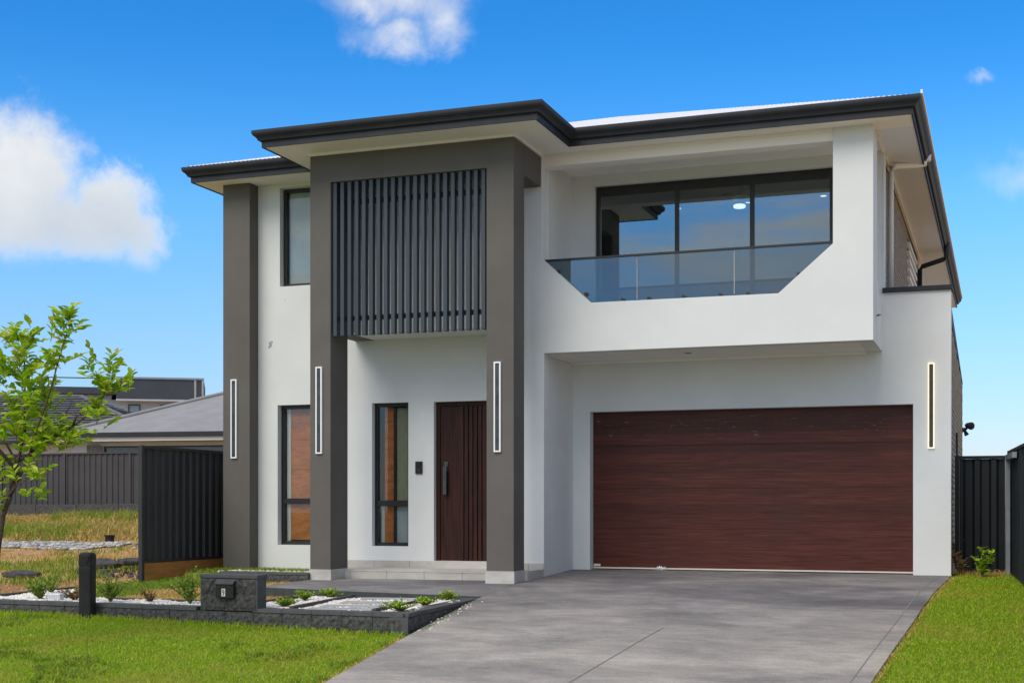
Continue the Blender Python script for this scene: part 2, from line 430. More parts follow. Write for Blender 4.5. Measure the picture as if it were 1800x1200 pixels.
# ------------------------------------------------------------------ mesh helpers
class MB:
    def __init__(self):
        self.v, self.f = [], []

    def face(self, pts):
        i = len(self.v)
        self.v += [tuple(p) for p in pts]
        self.f.append(tuple(range(i, i + len(pts))))

    def box(self, x0, x1, y0, y1, z0, z1):
        i = len(self.v)
        self.v += [(x0, y0, z0), (x1, y0, z0), (x1, y1, z0), (x0, y1, z0), (x0, y0, z1), (x1, y0, z1), (x1, y1, z1), (x0, y1, z1)]
        self.f += [tuple(i + k for k in q) for q in ((0, 3, 2, 1), (4, 5, 6, 7), (0, 1, 5, 4), (1, 2, 6, 5), (2, 3, 7, 6), (3, 0, 4, 7))]
        return self

    def hexa(self, p):
        """8 corners, bottom ring then top ring, both anticlockwise from above"""
        i = len(self.v)
        self.v += [tuple(q) for q in p]
        self.f += [tuple(i + k for k in q) for q in ((0, 3, 2, 1), (4, 5, 6, 7), (0, 1, 5, 4), (1, 2, 6, 5), (2, 3, 7, 6), (3, 0, 4, 7))]
        return self

    def prism(self, poly, a0, a1, axis='y'):
        """poly of 2D points; axis 'y': (x,z) swept in y; 'x': (y,z) swept in x; 'z': (x,y) swept in z"""
        def P(p, a):
            return {'y': (p[0], a, p[1]), 'x': (a, p[0], p[1]), 'z': (p[0], p[1], a)}[axis]
        n = len(poly)
        i = len(self.v)
        self.v += [P(p, a0) for p in poly] + [P(p, a1) for p in poly]
        self.f.append(tuple(i + k for k in range(n)))
        self.f.append(tuple(i + n + k for k in reversed(range(n))))
        for k in range(n):
            l = (k + 1) % n
            self.f.append((i + l, i + k, i + n + k, i + n + l))
        return self

    def tube(self, pts, rad, n=8, cap=True):
        pts = [Vector(p) for p in pts]
        if not hasattr(rad, '__len__'):
            rad = [rad] * len(pts)
        rings = []
        ref = Vector((0.31, 0.21, 0.93)).normalized()
        for k, p in enumerate(pts):
            d = (pts[min(k + 1, len(pts) - 1)] - pts[max(k - 1, 0)]).normalized()
            a = d.cross(ref)
            if a.length < 0.05:
                a = d.cross(Vector((1, 0, 0)))
            a.normalize()
            bb = d.cross(a)
            i = len(self.v)
            self.v += [tuple(p + (a * math.cos(2 * math.pi * j / n) + bb * math.sin(2 * math.pi * j / n)) * rad[k]) for j in range(n)]
            rings.append(i)
        for r0, r1 in zip(rings, rings[1:]):
            for j in range(n):
                l = (j + 1) % n
                self.f.append((r0 + j, r0 + l, r1 + l, r1 + j))
        if cap:
            self.f.append(tuple(rings[0] + j for j in reversed(range(n))))
            self.f.append(tuple(rings[-1] + j for j in range(n)))
        return self

    def lathe(self, prof, cx=0, cy=0, n=20):
        rings = []
        for (r, z) in prof:
            i = len(self.v)
            self.v += [(cx + r * math.cos(2 * math.pi * j / n), cy + r * math.sin(2 * math.pi * j / n), z) for j in range(n)]
            rings.append(i)
        for r0, r1 in zip(rings, rings[1:]):
            for j in range(n):
                l = (j + 1) % n
                self.f.append((r0 + j, r0 + l, r1 + l, r1 + j))
        self.f.append(tuple(rings[0] + j for j in reversed(range(n))))
        self.f.append(tuple(rings[-1] + j for j in range(n)))
        return self

    def mesh(self, name, material, smooth=False):
        me = bpy.data.meshes.new(name)
        me.from_pydata(self.v, [], self.f)
        bm = bmesh.new()
        bm.from_mesh(me)
        bmesh.ops.recalc_face_normals(bm, faces=bm.faces)
        bm.to_mesh(me)
        bm.free()
        if material:
            me.materials.append(material)
        if smooth:
            for p in me.polygons:
                p.use_smooth = True
        return me

    def build(self, name, material, parent=None, smooth=False, bevel=0, loc=None):
        o = bpy.data.objects.new(name, self.mesh(name, material, smooth))
        C.objects.link(o)
        if parent:
            o.parent = parent
        if loc is not None:
            o.location = loc
        if bevel:
            md = o.modifiers.new('bevel', 'BEVEL')
            md.width = bevel
            md.segments = 2
            md.limit_method = 'ANGLE'
        return o


def B(x0, x1, y0, y1, z0, z1):
    return MB().box(x0, x1, y0, y1, z0, z1)


def tag(o, label=None, cat=None, group=None, kind=None):
    if label:
        o['label'] = label
    if cat:
        o['category'] = cat
    if group:
        o['group'] = group
    if kind:
        o['kind'] = kind
    return o


def thing(name, label, cat, loc=(0, 0, 0), rz=0, group=None):
    o = bpy.data.objects.new(name, None)
    o.empty_display_size = 0.2
    C.objects.link(o)
    o.location = loc
    o.rotation_euler = (0, 0, rz)
    return tag(o, label, cat, group)


def dup(o, parent=None):
    c = o.copy()
    C.objects.link(c)
    c.parent = parent
    for ch in list(o.children):
        dup(ch, c)
    return c


def np_mesh(name, verts, faces_flat, loop_tot, material, parent=None, smooth=False):
    me = bpy.data.meshes.new(name)
    nv = len(verts)
    nl = len(faces_flat)
    nf = nl // loop_tot
    me.vertices.add(nv)
    me.vertices.foreach_set('co', np.asarray(verts, np.float32).ravel())
    me.loops.add(nl)
    me.loops.foreach_set('vertex_index', np.asarray(faces_flat, np.int32).ravel())
    me.polygons.add(nf)
    me.polygons.foreach_set('loop_start', np.arange(0, nl, loop_tot, dtype=np.int32))
    me.polygons.foreach_set('loop_total', np.full(nf, loop_tot, np.int32))
    if smooth:
        me.polygons.foreach_set('use_smooth', np.ones(nf, bool))
    me.update(calc_edges=True)
    me.validate()
    me.materials.append(material)
    o = bpy.data.objects.new(name, me)
    C.objects.link(o)
    if parent:
        o.parent = parent
    return o


def wall_holes(xs0, xs1, z0, z1, holes, y0, y1, axis='y'):
    """a slab with rectangular openings; holes are (x0,x1,z0,z1)"""
    xs = sorted({xs0, xs1, *[h[0] for h in holes], *[h[1] for h in holes]})
    zs = sorted({z0, z1, *[h[2] for h in holes], *[h[3] for h in holes]})
    xs = [x for x in xs if xs0 <= x <= xs1]
    zs = [z for z in zs if z0 <= z <= z1]
    nx, nz = len(xs) - 1, len(zs) - 1

    def full(i, k):
        if i < 0 or k < 0 or i >= nx or k >= nz:
            return False
        cx, cz = (xs[i] + xs[i + 1]) / 2, (zs[k] + zs[k + 1]) / 2
        return not any(h[0] < cx < h[1] and h[2] < cz < h[3] for h in holes)
    mb = MB()

    def F(pts):
        mb.face(pts if axis == 'y' else [(p[1], p[0], p[2]) for p in pts])
    for i in range(nx):
        for k in range(nz):
            if not full(i, k):
                continue
            a, b_, c, d = xs[i], xs[i + 1], zs[k], zs[k + 1]
            F([(a, y0, c), (b_, y0, c), (b_, y0, d), (a, y0, d)])
            F([(a, y1, c), (a, y1, d), (b_, y1, d), (b_, y1, c)])
            if not full(i - 1, k):
                F([(a, y0, c), (a, y0, d), (a, y1, d), (a, y1, c)])
            if not full(i + 1, k):
                F([(b_, y0, c), (b_, y1, c), (b_, y1, d), (b_, y0, d)])
            if not full(i, k - 1):
                F([(a, y0, c), (a, y1, c), (b_, y1, c), (b_, y0, c)])
            if not full(i, k + 1):
                F([(a, y0, d), (b_, y0, d), (b_, y1, d), (a, y1, d)])
    # weld so normals can be made consistent
    me = {}
    v2, f2 = [], []
    for f in mb.f:
        nf = []
        for idx in f:
            key = tuple(round(q, 5) for q in mb.v[idx])
            if key not in me:
                me[key] = len(v2)
                v2.append(key)
            nf.append(me[key])
        f2.append(tuple(nf))
    mb.v, mb.f = v2, f2
    return mb


# ------------------------------------------------------------------ ground
def interp(p, y):
    if y <= p[0][0]:
        return p[0][1]
    for a, b_ in zip(p, p[1:]):
        if y <= b_[0]:
            return a[1] + (b_[1] - a[1]) * (y - a[0]) / (b_[0] - a[0])
    return p[-1][1]


PR = [(-400, -2.1), (2, -2.08), (6, -2.05), (9, -1.87), (13.8, -1.40), (16.2, -1.19), (17.6, -1.085), (20.25, -1.0), (26, -0.95), (60, -0.9)]
PL = [(-400, -2.1), (2, -2.08), (6, -2.0), (9, -1.75), (13.8, -1.33), (17.5, -1.12), (19, -1.04), (33, -0.29), (33.5, -0.27), (34.5, 0.05), (60, 0.2), (400, 0.4)]


def GZ(x, y):
    k = min(1, max(0, (-6.6 - x) / 4.0))
    return interp(PR, y) * (1 - k) + interp(PL, y) * k


def in_bed(x, y):
    return (-8.95 < x < -6.2 and 13.7 < y < 16.35) or (-8.8 < x < -8.1 and 14.0 < y < 16.9)


gx = [-900, -400, -200, -120, -80, -60, -50, -42] + list(np.arange(-36, 12.01, 0.3)) + [16, 24, 40, 80, 200, 500, 900]
gy = [-300, -100, -40, -15, -5, 0, 3] + list(np.arange(5, 36.01, 0.3)) + [40, 50, 60, 80, 120, 200, 400, 900, 1800]
verts, quads = [], []
for y in gy:
    for x in gx:
        z = GZ(x, y) - 0.035
        if in_bed(x, y):
            z = min(z, -1.32)
        if -12 < x < -9 and 13.8 < y < 14.75:
            z = min(z, -1.33)
        if x < -12.6 and y > 14.5:
            z += 0.10 * (mnoise.noise(Vector((x * 0.35, y * 0.35, 0))) + 0.4 * mnoise.noise(Vector((x * 1.3, y * 1.3, 3))))
        verts.append((x, y, z))
nx = len(gx)
for j in range(len(gy) - 1):
    for i in range(nx - 1):
        quads += [j * nx + i, j * nx + i + 1, (j + 1) * nx + i + 1, (j + 1) * nx + i]
g = np_mesh('ground', verts, quads, 4, M['soil'], smooth=True)
tag(g, kind='structure')

# road and kerb in front, behind the camera's picture
rd = MB()
rd.face([(-200, -7, -2.10), (200, -7, -2.10), (200, 3.2, -2.10), (-200, 3.2, -2.10)])
tag(rd.build('road', M['asphalt']), kind='structure')
g.data  # ground lies lower than the road there
for v in g.data.vertices:
    if v.co.y <= 3.0 and v.co.y >= -15:
        v.co.z = -2.2
tag(MB().hexa([(-200, 5.4, -2.2), (-5.25, 5.4, -2.2), (-5.45, 6.8, -2.2), (-200, 6.8, -2.2), (-200, 5.4, -2.0), (-5.25, 5.4, -2.0), (-5.45, 6.8, -1.97), (-200, 6.8, -1.97)]).hexa([(-1.45, 5.4, -2.2), (200, 5.4, -2.2), (200, 6.8, -2.2), (-1.4, 6.8, -2.2), (-1.45, 5.4, -2.0), (200, 5.4, -2.0), (200, 6.8, -1.97), (-1.4, 6.8, -1.97)]).build('bounce_pavement', M['kerb']), kind='structure')  # unseen footpath added to bounce warm grey light up to the soffits
tag(B(-200, 200, 3.2, 3.4, -2.3, -1.985).build('kerb', M['kerb'], bevel=0.03), kind='structure')

# driveway
XL = [(3.4, -5.0), (8, -5.62), (11.2, -5.95), (13.7, -6.15), (16.3, -6.36), (18.8, -6.345), (20.45, -6.335)]
XR = [(3.4, -1.6), (8, -1.36), (12.2, -1.09), (15.05, -0.93), (19.86, -0.70), (20.45, -0.69)]
mb = MB()
ys = np.arange(3.4, 20.46, 0.31)
N = 24
for y in ys:
    for i in range(N + 1):
        x = interp(XL, y) + (interp(XR, y) - interp(XL, y)) * i / N
        z = interp(PR, y)
        mb.v.append((x, y, z))
for j in range(len(ys) - 1):
    for i in range(N):
        a = j * (N + 1) + i
        mb.f.append((a, a + 1, a + N + 2, a + N + 1))
# turned-down edges
for side in (0, N):
    for j in range(len(ys) - 1):
        a, b_ = j * (N + 1) + side, (j + 1) * (N + 1) + side
        pa, pb_ = mb.v[a], mb.v[b_]
        k = len(mb.v)
        mb.v += [(pa[0], pa[1], pa[2] - 0.12), (pb_[0], pb_[1], pb_[2] - 0.12)]
        mb.f.append((a, b_, k + 1, k))
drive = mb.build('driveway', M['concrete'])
tag(drive, kind='structure')


def strip(path, wd, dz=0.004):
    mb = MB()
    for (a, b_) in zip(path, path[1:]):
        n = Vector((-(b_[1] - a[1]), b_[0] - a[0], 0)).normalized() * wd / 2
        za, zb = interp(PR, a[1]) + dz, interp(PR, b_[1]) + dz
        mb.face([(a[0] - n.x, a[1] - n.y, za), (b_[0] - n.x, b_[1] - n.y, zb), (b_[0] + n.x, b_[1] + n.y, zb), (a[0] + n.x, a[1] + n.y, za)])
    return mb


def samp(p0, p1, n):
    return [(p0[0] + (p1[0] - p0[0]) * k / n, p0[1] + (p1[1] - p0[1]) * k / n) for k in range(n + 1)]


strip(samp((-3.5, 14.47), (-3.92, 8.6), 16), 0.016).build('saw_cut', M['joint'], drive)
strip([(interp(XR, y) - 0.17, y) for y in np.arange(8, 20.2, 0.4)], 0.012).build('saw_cut', M['joint'], drive)

# path to the front door
def path_z(x, y):
    t_ = min(1, max(0, (x + 9.6) / 3.24))
    zl = interp([(15.9, -1.108), (17.6, -1.088), (20, -1.08)], y)
    return zl * (1 - t_) + interp(PR, y) * t_ + 0.0


mb = MB()
pxs = np.linspace(-9.55, -6.362, 14)
pys = np.linspace(0, 1, 8)
for v_ in pys:
    for x in pxs:
        yf = 16.05 + (x + 9.55) / 3.188 * 0.27
        y = yf + (18.4 - yf) * v_
        mb.v.append((x, y, path_z(x, y)))
n = len(pxs)
for j in range(len(pys) - 1):
    for i in range(n - 1):
        a = j * n + i
        mb.f.append((a, a + 1, a + n + 1, a + n))
tag(mb.build('footpath', M['concrete']), kind='structure')
mb = MB()
for i in range(n - 1):
    a, b_ = mb, None
    x0, x1 = pxs[i], pxs[i + 1]
    y0, y1 = 16.05 + (x0 + 9.55) / 3.188 * 0.27, 16.05 + (x1 + 9.55) / 3.188 * 0.27
    z0, z1 = path_z(x0, y0), path_z(x1, y1)
    mb.hexa([(x0, y0 - 0.09, z0 - 0.25), (x1, y1 - 0.09, z1 - 0.25), (x1, y1 - 0.002, z1 - 0.25), (x0, y0 - 0.002, z0 - 0.25),
             (x0, y0 - 0.09, z0 + 0.003), (x1, y1 - 0.09, z1 + 0.003), (x1, y1 - 0.002, z1 + 0.003), (x0, y0 - 0.002, z0 + 0.003)])
tag(mb.build('path_kerb', M['edging']), kind='structure')

# ------------------------------------------------------------------ THE HOUSE
house = thing('house', 'two storey white rendered house with charcoal portico and wood look garage door', 'house', (-6.0, 20.0, -1.0))
H0 = Vector((6.0, -20.0, 1.0))


def hp(mb, name, material, parent=None, **kw):
    """house part: geometry is written in world coordinates, shifted to the house's base"""
    mb.v = [tuple(Vector(p) + H0) for p in mb.v]
    return mb.build(name, material, parent or house, **kw)


ZS = 5.155
YW, YB, YG, YP = 19.093, 18.80, 20.249, 17.62
XR0, XR1 = -1.64, -0.69

# front entry wall with openings
holes = [(-10.915, -9.78, 3.512, 5.094), (-10.956, -9.78, -0.631, 1.611), (-9.276, -8.655, -0.633, 1.60), (-8.225, -7.16, -0.85, 1.594)]
hp(wall_holes(-11.69, -6.80, -1.25, 5.17, holes, YW, YW + 0.24), 'wall', M['white'])
# balcony front with splayed opening, and its return
poly = [(-6.80, -1.25), (-6.337, -1.25), (-6.337, 2.236), (XR0, 2.236), (XR0, 5.17), (-2.176, 5.17), (-2.176, 3.575), (-2.916, 2.935), (-5.624, 2.945), (-6.366, 3.622), (-6.366, 5.17), (-6.80, 5.17)]
hp(MB().prism(poly, YB, YB + 0.2), 'wall', M['white'], bevel=0.006)
hp(B(-6.80, -6.339, 19.002, 19.40, -1.25, 5.17), 'wall', M['white'])
hp(B(-6.60, -6.339, 19.402, 20.249, -1.25, 2.234), 'wall', M['white'])
hp(B(-6.60, -6.366, 19.402, 20.6, 2.24, 5.17), 'wall', M['white'])
# right cheek of the balcony
hp(MB().prism([(19.003, 2.236), (20.247, 2.236), (20.247, 2.93), (19.72, 2.95), (19.39, 3.28), (19.39, 5.17), (19.003, 5.17)], -1.86, XR0, 'x'), 'wall', M['white'])
hp(B(-2.176, -1.862, 19.003, 19.388, 2.6, 5.17), 'wall', M['white'])
# balcony beam, floor, ceiling trims
hp(B(-6.364, -2.178, 18.84, 19.10, 4.985, 5.17), 'beam', M['soffit'])
hp(B(-6.364, -2.178, 18.825, 18.839, 5.105, 5.154), 'cornice', M['trim'])
hp(B(-6.335, -1.862, 19.004, 20.247, 2.246, 2.80), 'balcony_floor', M['soffit'])
hp(MB().box(-6.335, XR0 - 0.225, 19.006, 19.05, 2.228, 2.2445).box(-6.335, XR0 - 0.225, 20.20, 20.246, 2.20, 2.2445).box(-6.335, -6.29, 19.052, 20.198, 2.215, 2.2445), 'cornice', M['trim'])
# garage wall and upper back wall
hp(wall_holes(-6.60, XR1, -1.25, 3.083, [(-6.066, -1.21, -1.25, 1.463)], YG, YG + 0.30), 'wall', M['white'])
hp(wall_holes(-6.60, XR0, 3.084, 5.17, [(-5.993, -2.33, 3.084, 4.985)], YG + 0.001, YG + 0.25), 'wall', M['white'])
hp(B(-6.365, XR0 - 0.001, 19.104, 20.6, 5.1545, 5.2), 'ceiling', M['soffit'])
# parapet cap
hp(B(-1.636, -0.665, 20.20, 20.56, 3.084, 3.152), 'parapet_cap', M['gutter'], bevel=0.006)

# pillars, portico beams
p1 = hp(B(-11.805, -11.312, 18.83, 19.092, -1.25, 5.17), 'pillar', M['charcoal'], bevel=0.006)
p2 = hp(MB().prism([(-9.569, -1.25), (-9.232, -1.25), (-9.232, 4.722), (-6.79, 4.722), (-6.79, -1.25), (-6.383, -1.25), (-6.383, 5.17), (-9.569, 5.17)], YP, 18.06), 'portico_frame', M['charcoal'], bevel=0.006)
p3 = p2
hp(B(-9.569, -9.232, 18.061, 18.167, -1.25, 5.17), 'pillar', M['charcoal'])
hp(B(-6.79, -6.383, 18.061, 18.799, 4.686, 5.17), 'beam', M['charcoal'], bevel=0.004)
hp(B(-9.569, -9.232, 18.168, 19.092, 2.58, 5.17), 'wall', M['charcoal'])
# upper room behind the slats
hp(B(-9.231, -6.80, 18.30, 19.09, 2.582, 5.17), 'wall', M['white'])
hp(B(-9.231, -6.80, 18.19, 18.299, 2.582, 2.60), 'cornice', M['trim'])

# tiled pillar bases
def base_tiles(pillar, x0, x1, y0, y1, z0, z1):
    tk = 0.012
    for (a, b_, c, d) in ((x0 - tk, x1 + tk, y0 - tk, y0 - 0.001), (x1 + 0.001, x1 + tk, y0, y1), (x0 - tk, x0 - 0.001, y0, y1)):
        mb = B(a, b_, c, d, z0, z1)
        mb.v = [tuple(Vector(p) + H0) for p in mb.v]
        o = mb.build('base_tile', M['tile'], pillar)


base_tiles(p2, -9.569, -9.232, YP, 18.167, -1.2, -0.935)
base_tiles(p3, -6.79, -6.383, YP, 18.06, -1.22, -0.915)

# entry platform
plat = hp(B(-9.73, -6.80, 18.066, 19.08, -1.25, -0.975), 'entry_platform', M['grout'])
hp(B(-6.798, -6.345, 18.10, 18.797, -1.25, -0.975), 'entry_platform', M['grout'])
xs = [-9.73, -9.13, -8.53, -7.93, -7.33, -6.802]
for a, b_ in zip(xs, xs[1:]):
    hp(B(a + 0.003, b_ - 0.003, 18.05, 18.065, -1.25, -0.976), 'riser_tile', M['tile'], plat)
    hp(B(a + 0.003, b_ - 0.003, 18.045, 18.56, -0.974, -0.958), 'tread_tile', M['tile'], plat)
    hp(B(a + 0.003, b_ - 0.003, 18.565, 19.078, -0.974, -0.958), 'tread_tile', M['tile'], plat)
hp(B(-6.380, -6.3395, 18.062, 18.40, -1.25, -0.935), 'riser_tile', M['tile'], plat)
hp(B(-6.380, -6.3395, 18.404, 18.798, -1.25, -0.935), 'riser_tile', M['tile'], plat)
for a, b_ in ((-9.70, -9.235), (-9.229, -8.632), (-8.626, -8.235)):
    hp(B(a, b_, 19.074, 19.090, -0.957, -0.855), 'skirting_tile', M['tile'], plat)
hp(B(-8.228, -7.16, 19.0, 19.20, -0.957, -0.852), 'door_sill', M['tile'], plat)
hp(B(-6.795, -6.58, 18.782, 18.798, -0.957, -0.85), 'skirting_tile', M['tile'], plat)
hp(B(-6.574, -6.345, 18.782, 18.798, -0.957, -0.85), 'skirting_tile', M['tile'], plat)


# windows
def window(x0, x1, z0, z1, y, mull=(), fw=0.055, parts=(), glass_m='glass'):
    """frame + panes; mull = list of heights of horizontal bars; all parts of one window"""
    holes, zz = [], [z0 + fw] + [q for m_ in mull for q in (m_ - 0.045, m_ + 0.045)] + [z1 - fw]
    for a, b_ in zip(zz[::2], zz[1::2]):
        holes.append((x0 + fw, x1 - fw, a, b_))
    fr = hp(wall_holes(x0 + 0.002, x1 - 0.002, z0 + 0.002, z1 - 0.002, holes, y, y + 0.07), 'window', M['black'])
    for h in holes:
        hp(B(h[0], h[1], y + 0.03, y + 0.036, h[2], h[3]), 'pane', M[glass_m], fr)
    return fr


wu = window(-10.915, -9.78, 3.512, 5.094, YW + 0.12)
hp(B(-10.85, -9.80, YW + 0.215, YW + 0.225, 3.56, 5.05), 'blind', M['blind'], wu)
wl = window(-10.956, -9.78, -0.631, 1.611, YW + 0.12, (0.07,))
hp(B(-10.83, -9.80, YW + 0.215, YW + 0.235, -0.55, 0.58), 'board', M['orange_board'], wl)
hp(B(-10.83, -9.80, YW + 0.218, YW + 0.235, 0.585, 1.06), 'board', M['orange_board'], wl)
hp(B(-10.83, -9.80, YW + 0.215, YW + 0.235, 1.065, 1.56), 'board', M['orange_board'], wl)
hp(B(-10.90, -10.835, YW + 0.21, YW + 0.235, -0.57, 1.56), 'jamb_strip', M['trim'], wl)
we = window(-9.276, -8.655, -0.633, 1.60, YW + 0.10, (0.035,))
hp(B(-9.15, -8.985, YW + 0.20, YW + 0.23, -0.58, 1.55), 'board', M['orange_board'], we)
hp(B(-9.21, -9.155, YW + 0.20, YW + 0.23, -0.58, 0.0), 'jamb_strip', M['trim'], we)
hp(B(-8.985, -8.95, YW + 0.172, YW + 0.24, -0.58, 1.545), 'stile', M['black'], we)
hp(B(-8.945, -8.70, YW + 0.21, YW + 0.23, 0.0, 1.53), 'blind', M['olive_blind'], we)
hp(B(-8.945, -8.70, YW + 0.21, YW + 0.23, -0.58, -0.002), 'blind', M['blind'], we)
# rooms behind, closed boxes
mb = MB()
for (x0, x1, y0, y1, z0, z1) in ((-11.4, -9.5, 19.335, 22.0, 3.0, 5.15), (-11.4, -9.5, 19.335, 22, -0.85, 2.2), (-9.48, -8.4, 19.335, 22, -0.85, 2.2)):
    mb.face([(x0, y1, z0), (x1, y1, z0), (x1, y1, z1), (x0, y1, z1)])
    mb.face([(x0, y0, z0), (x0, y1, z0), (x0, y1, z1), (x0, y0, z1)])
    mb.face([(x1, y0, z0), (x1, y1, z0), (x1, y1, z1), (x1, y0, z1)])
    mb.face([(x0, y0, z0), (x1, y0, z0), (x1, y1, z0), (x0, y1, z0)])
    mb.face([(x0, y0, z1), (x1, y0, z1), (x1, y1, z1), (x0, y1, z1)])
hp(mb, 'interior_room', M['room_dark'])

# front door
dr = hp(wall_holes(-8.225, -7.16, -0.85, 1.594, [(-8.165, -7.22, -0.85, 1.535)], YW + 0.09, YW + 0.16), 'front_door', M['door_wood'])
hp(B(-8.163, -7.222, YW + 0.115, YW + 0.15, -0.846, 1.533), 'door_leaf', M['door_wood'], dr)
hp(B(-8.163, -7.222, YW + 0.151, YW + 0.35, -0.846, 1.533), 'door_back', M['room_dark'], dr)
for k in range(8):
    x = -7.82 + k * 0.074
    hp(B(x, x + 0.05, YW + 0.090, YW + 0.114, -0.84, 1.528), 'batten', M['door_wood'], dr)
hd = hp(B(-8.095, -8.035, YW + 0.04, YW + 0.055, 0.17, 0.59), 'handle', M['chrome'], dr, bevel=0.004)
for z in (0.22, 0.51):
    hp(B(-8.075, -8.055, YW + 0.055, YW + 0.113, z, z + 0.03), 'handle_post', M['chrome'], dr)
hp(B(-8.10, -8.03, YW + 0.095, YW + 0.113, 0.60, 0.67), 'lock', M['chrome'], dr, bevel=0.004)

# garage door
gd = hp(B(-6.062, -1.214, YG + 0.215, YG + 0.26, -0.965, 1.5), 'garage_door', M['black'])
pz = [-0.962, -0.362, 0.262, 0.925, 1.50]
for a, b_ in zip(pz, pz[1:]):
    hp(B(-6.060, -1.216, YG + 0.171, YG + 0.213, a + 0.0012, b_ - 0.0012), 'door_panel', M['garage_wood'], gd, bevel=0.003)
hp(B(-6.06, -1.216, YG + 0.14, YG + 0.21, -0.985, -0.963), 'bottom_seal', M['ivory'], gd)
hp(B(-6.055, -5.945, YG + 0.166, YG + 0.1705, -0.952, -0.915), 'sticker', M['ivory'], gd)

# sliding door
sl_holes = [(-5.935, -4.735, 3.10, 4.845), (-4.675, -3.58, 3.10, 4.845), (-3.516, -2.40, 3.10, 4.845)]
sd = hp(wall_holes(-5.991, -2.332, 2.83, 4.983, sl_holes, YG + 0.09, YG + 0.17), 'sliding_door', M['black'])
for h in sl_holes:
    hp(B(h[0], h[1], YG + 0.12, YG + 0.128, h[2], h[3]), 'pane', M['slider_glass'], sd)
# room upstairs
mb = MB()
x0, x1, y0, y1, z0, z1 = -6.33, -1.9, 20.51, 30.5, 2.85, 5.165
mb.face([(x0, y1, z0), (x1, y1, z0), (x1, y1, z1), (x0, y1, z1)])
mb.face([(x1, y0, z0), (x1, y1, z0), (x1, y1, z1), (x1, y0, z1)])
mb.face([(x0, y0, z1), (x1, y0, z1), (x1, y1, z1), (x0, y1, z1)])
mb.face([(x0, y0, z0), (x0, 22.4, z0), (x0, 22.4, z1), (x0, y0, z1)])
mb.face([(x0, 23.6, z0), (x0, y1, z0), (x0, y1, z1), (x0, 23.6, z1)])
mb.face([(x0, 22.4, 4.95), (x0, 23.6, 4.95), (x0, 23.6, z1), (x0, 22.4, z1)])
mb.face([(x0 - 2, 22.2, z0), (x0 - 2, 24, z0), (x0 - 2, 24, z1), (x0 - 2, 22.2, z1)])
hp(mb, 'interior_room', M['interior'])
hp(B(-6.33, -1.9, 20.51, 30.5, 2.80, 2.849), 'interior_floor', M['timber_floor'])
hp(B(-6.345, -6.30, 22.34, 22.40, 2.85, 5.0), 'interior_jamb', M['trim'])
hp(B(-7.2, -6.36, 23.4, 23.5, 3.0, 4.7), 'interior_cupboard', M['timber_floor'])

# balustrade
bal = hp(B(-6.36, -2.19, 18.915, 18.975, 3.605, 3.632), 'balustrade', M['black'])
for a, b_ in ((-6.355, -4.974), (-4.955, -3.563), (-3.544, -2.19)):
    hp(B(a, b_, 19.012 - 0.075, 19.012 - 0.063, 2.80, 3.604), 'glass_panel', M['tint_glass'], bal)
for x in (-4.9645, -3.5535):
    hp(B(x - 0.006, x + 0.006, 18.938, 18.948, 2.98, 3.603), 'joint_strip', M['kerb'], bal)
for (x, z) in ((-6.144, 3.44), (-5.724, 3.09), (-5.173, 2.975), (-4.783, 2.975), (-4.275, 2.973), (-3.743, 2.969), (-3.357, 2.964), (-2.65, 3.20)):
    mb = MB().tube([(x, 18.90, z), (x, 18.936, z)], 0.028, 12)
    hp(mb, 'standoff', M['black'], bal)

# slat screen
scr = hp(B(-9.228, -6.794, 17.745, 17.785, 2.70, 2.77), 'slat_screen', M['black'])
hp(B(-9.228, -6.794, 17.745, 17.785, 4.40, 4.47), 'rail', M['black'], scr)
sm = None
for k in range(21):
    x = -9.178 + k * 0.1164
    if sm is None:
        o0 = hp(B(-0.029 - 6, 0.029 - 6, -0.036 + 20, 0.050 + 20, 2.475 - 1, 4.72 - 1), 'slat', M['slat'], scr, bevel=0.003)
        sm = o0
        o = o0
    else:
        o = sm.copy()
        C.objects.link(o)
        o.parent = scr
    o.location = Vector((x, 17.69, 0)) + H0

# brickwork of the right flank: coursed bricks, real joints
def brick_wall(x, y0, y1, zf, name):
    """zf(y) -> (z0, z1)"""
    v, q = [], []
    cz = 0.0
    z = -1.2
    row = 0
    while z < 5.3:
        y = y0 + (0.12 if row % 2 else 0)
        while y < y1 - 0.05:
            ya, yb = y, min(y + 0.23, y1)
            a0, a1 = zf((ya + yb) / 2)
            if z >= a0 and z + 0.076 <= a1:
                i = len(v)
                j = random.uniform(-0.002, 0.003)
                xa, xb = x - 0.03, x + 0.012 + j
                for (xx, yy, zz) in ((xa, ya, z), (xb, ya, z), (xb, yb, z), (xa, yb, z), (xa, ya, z + 0.076), (xb, ya, z + 0.076), (xb, yb, z + 0.076), (xa, yb, z + 0.076)):
                    v.append((xx, yy, zz))
                for f in ((4, 5, 6, 7), (0, 3, 2, 1), (0, 1, 5, 4), (1, 2, 6, 5), (2, 3, 7, 6)):
                    q += [i + e for e in f]
            y += 0.24
        z += 0.086
        row += 1
    v = [tuple(Vector(p) + H0) for p in v]
    o = np_mesh(name, v, q, 4, M['brick'], house)
    tag(o, kind='stuff')


def z_low(y):
    return (-1.15, 2.80 - 0.068 * (y - 20.56))


brick_wall(-0.735, 20.56, 27.4, z_low, 'brickwork')
hp(MB().prism([(20.56, -1.25), (27.4, -1.25), (27.4, 2.33), (20.56, 2.82)], -1.0, -0.737, 'x'), 'wall', M['mortar'])
hp(MB().prism([(20.54, 2.825), (27.45, 2.335), (27.45, 2.365), (20.54, 3.08)], -1.6, -0.72, 'x'), 'lean_to_roof', M['gutter'])
up_hole = (25.9, 28.4)


def z_up(y):
    if up_hole[0] < y < up_hole[1]:
        return (2.8, 3.4)
    return (2.8, 5.12)


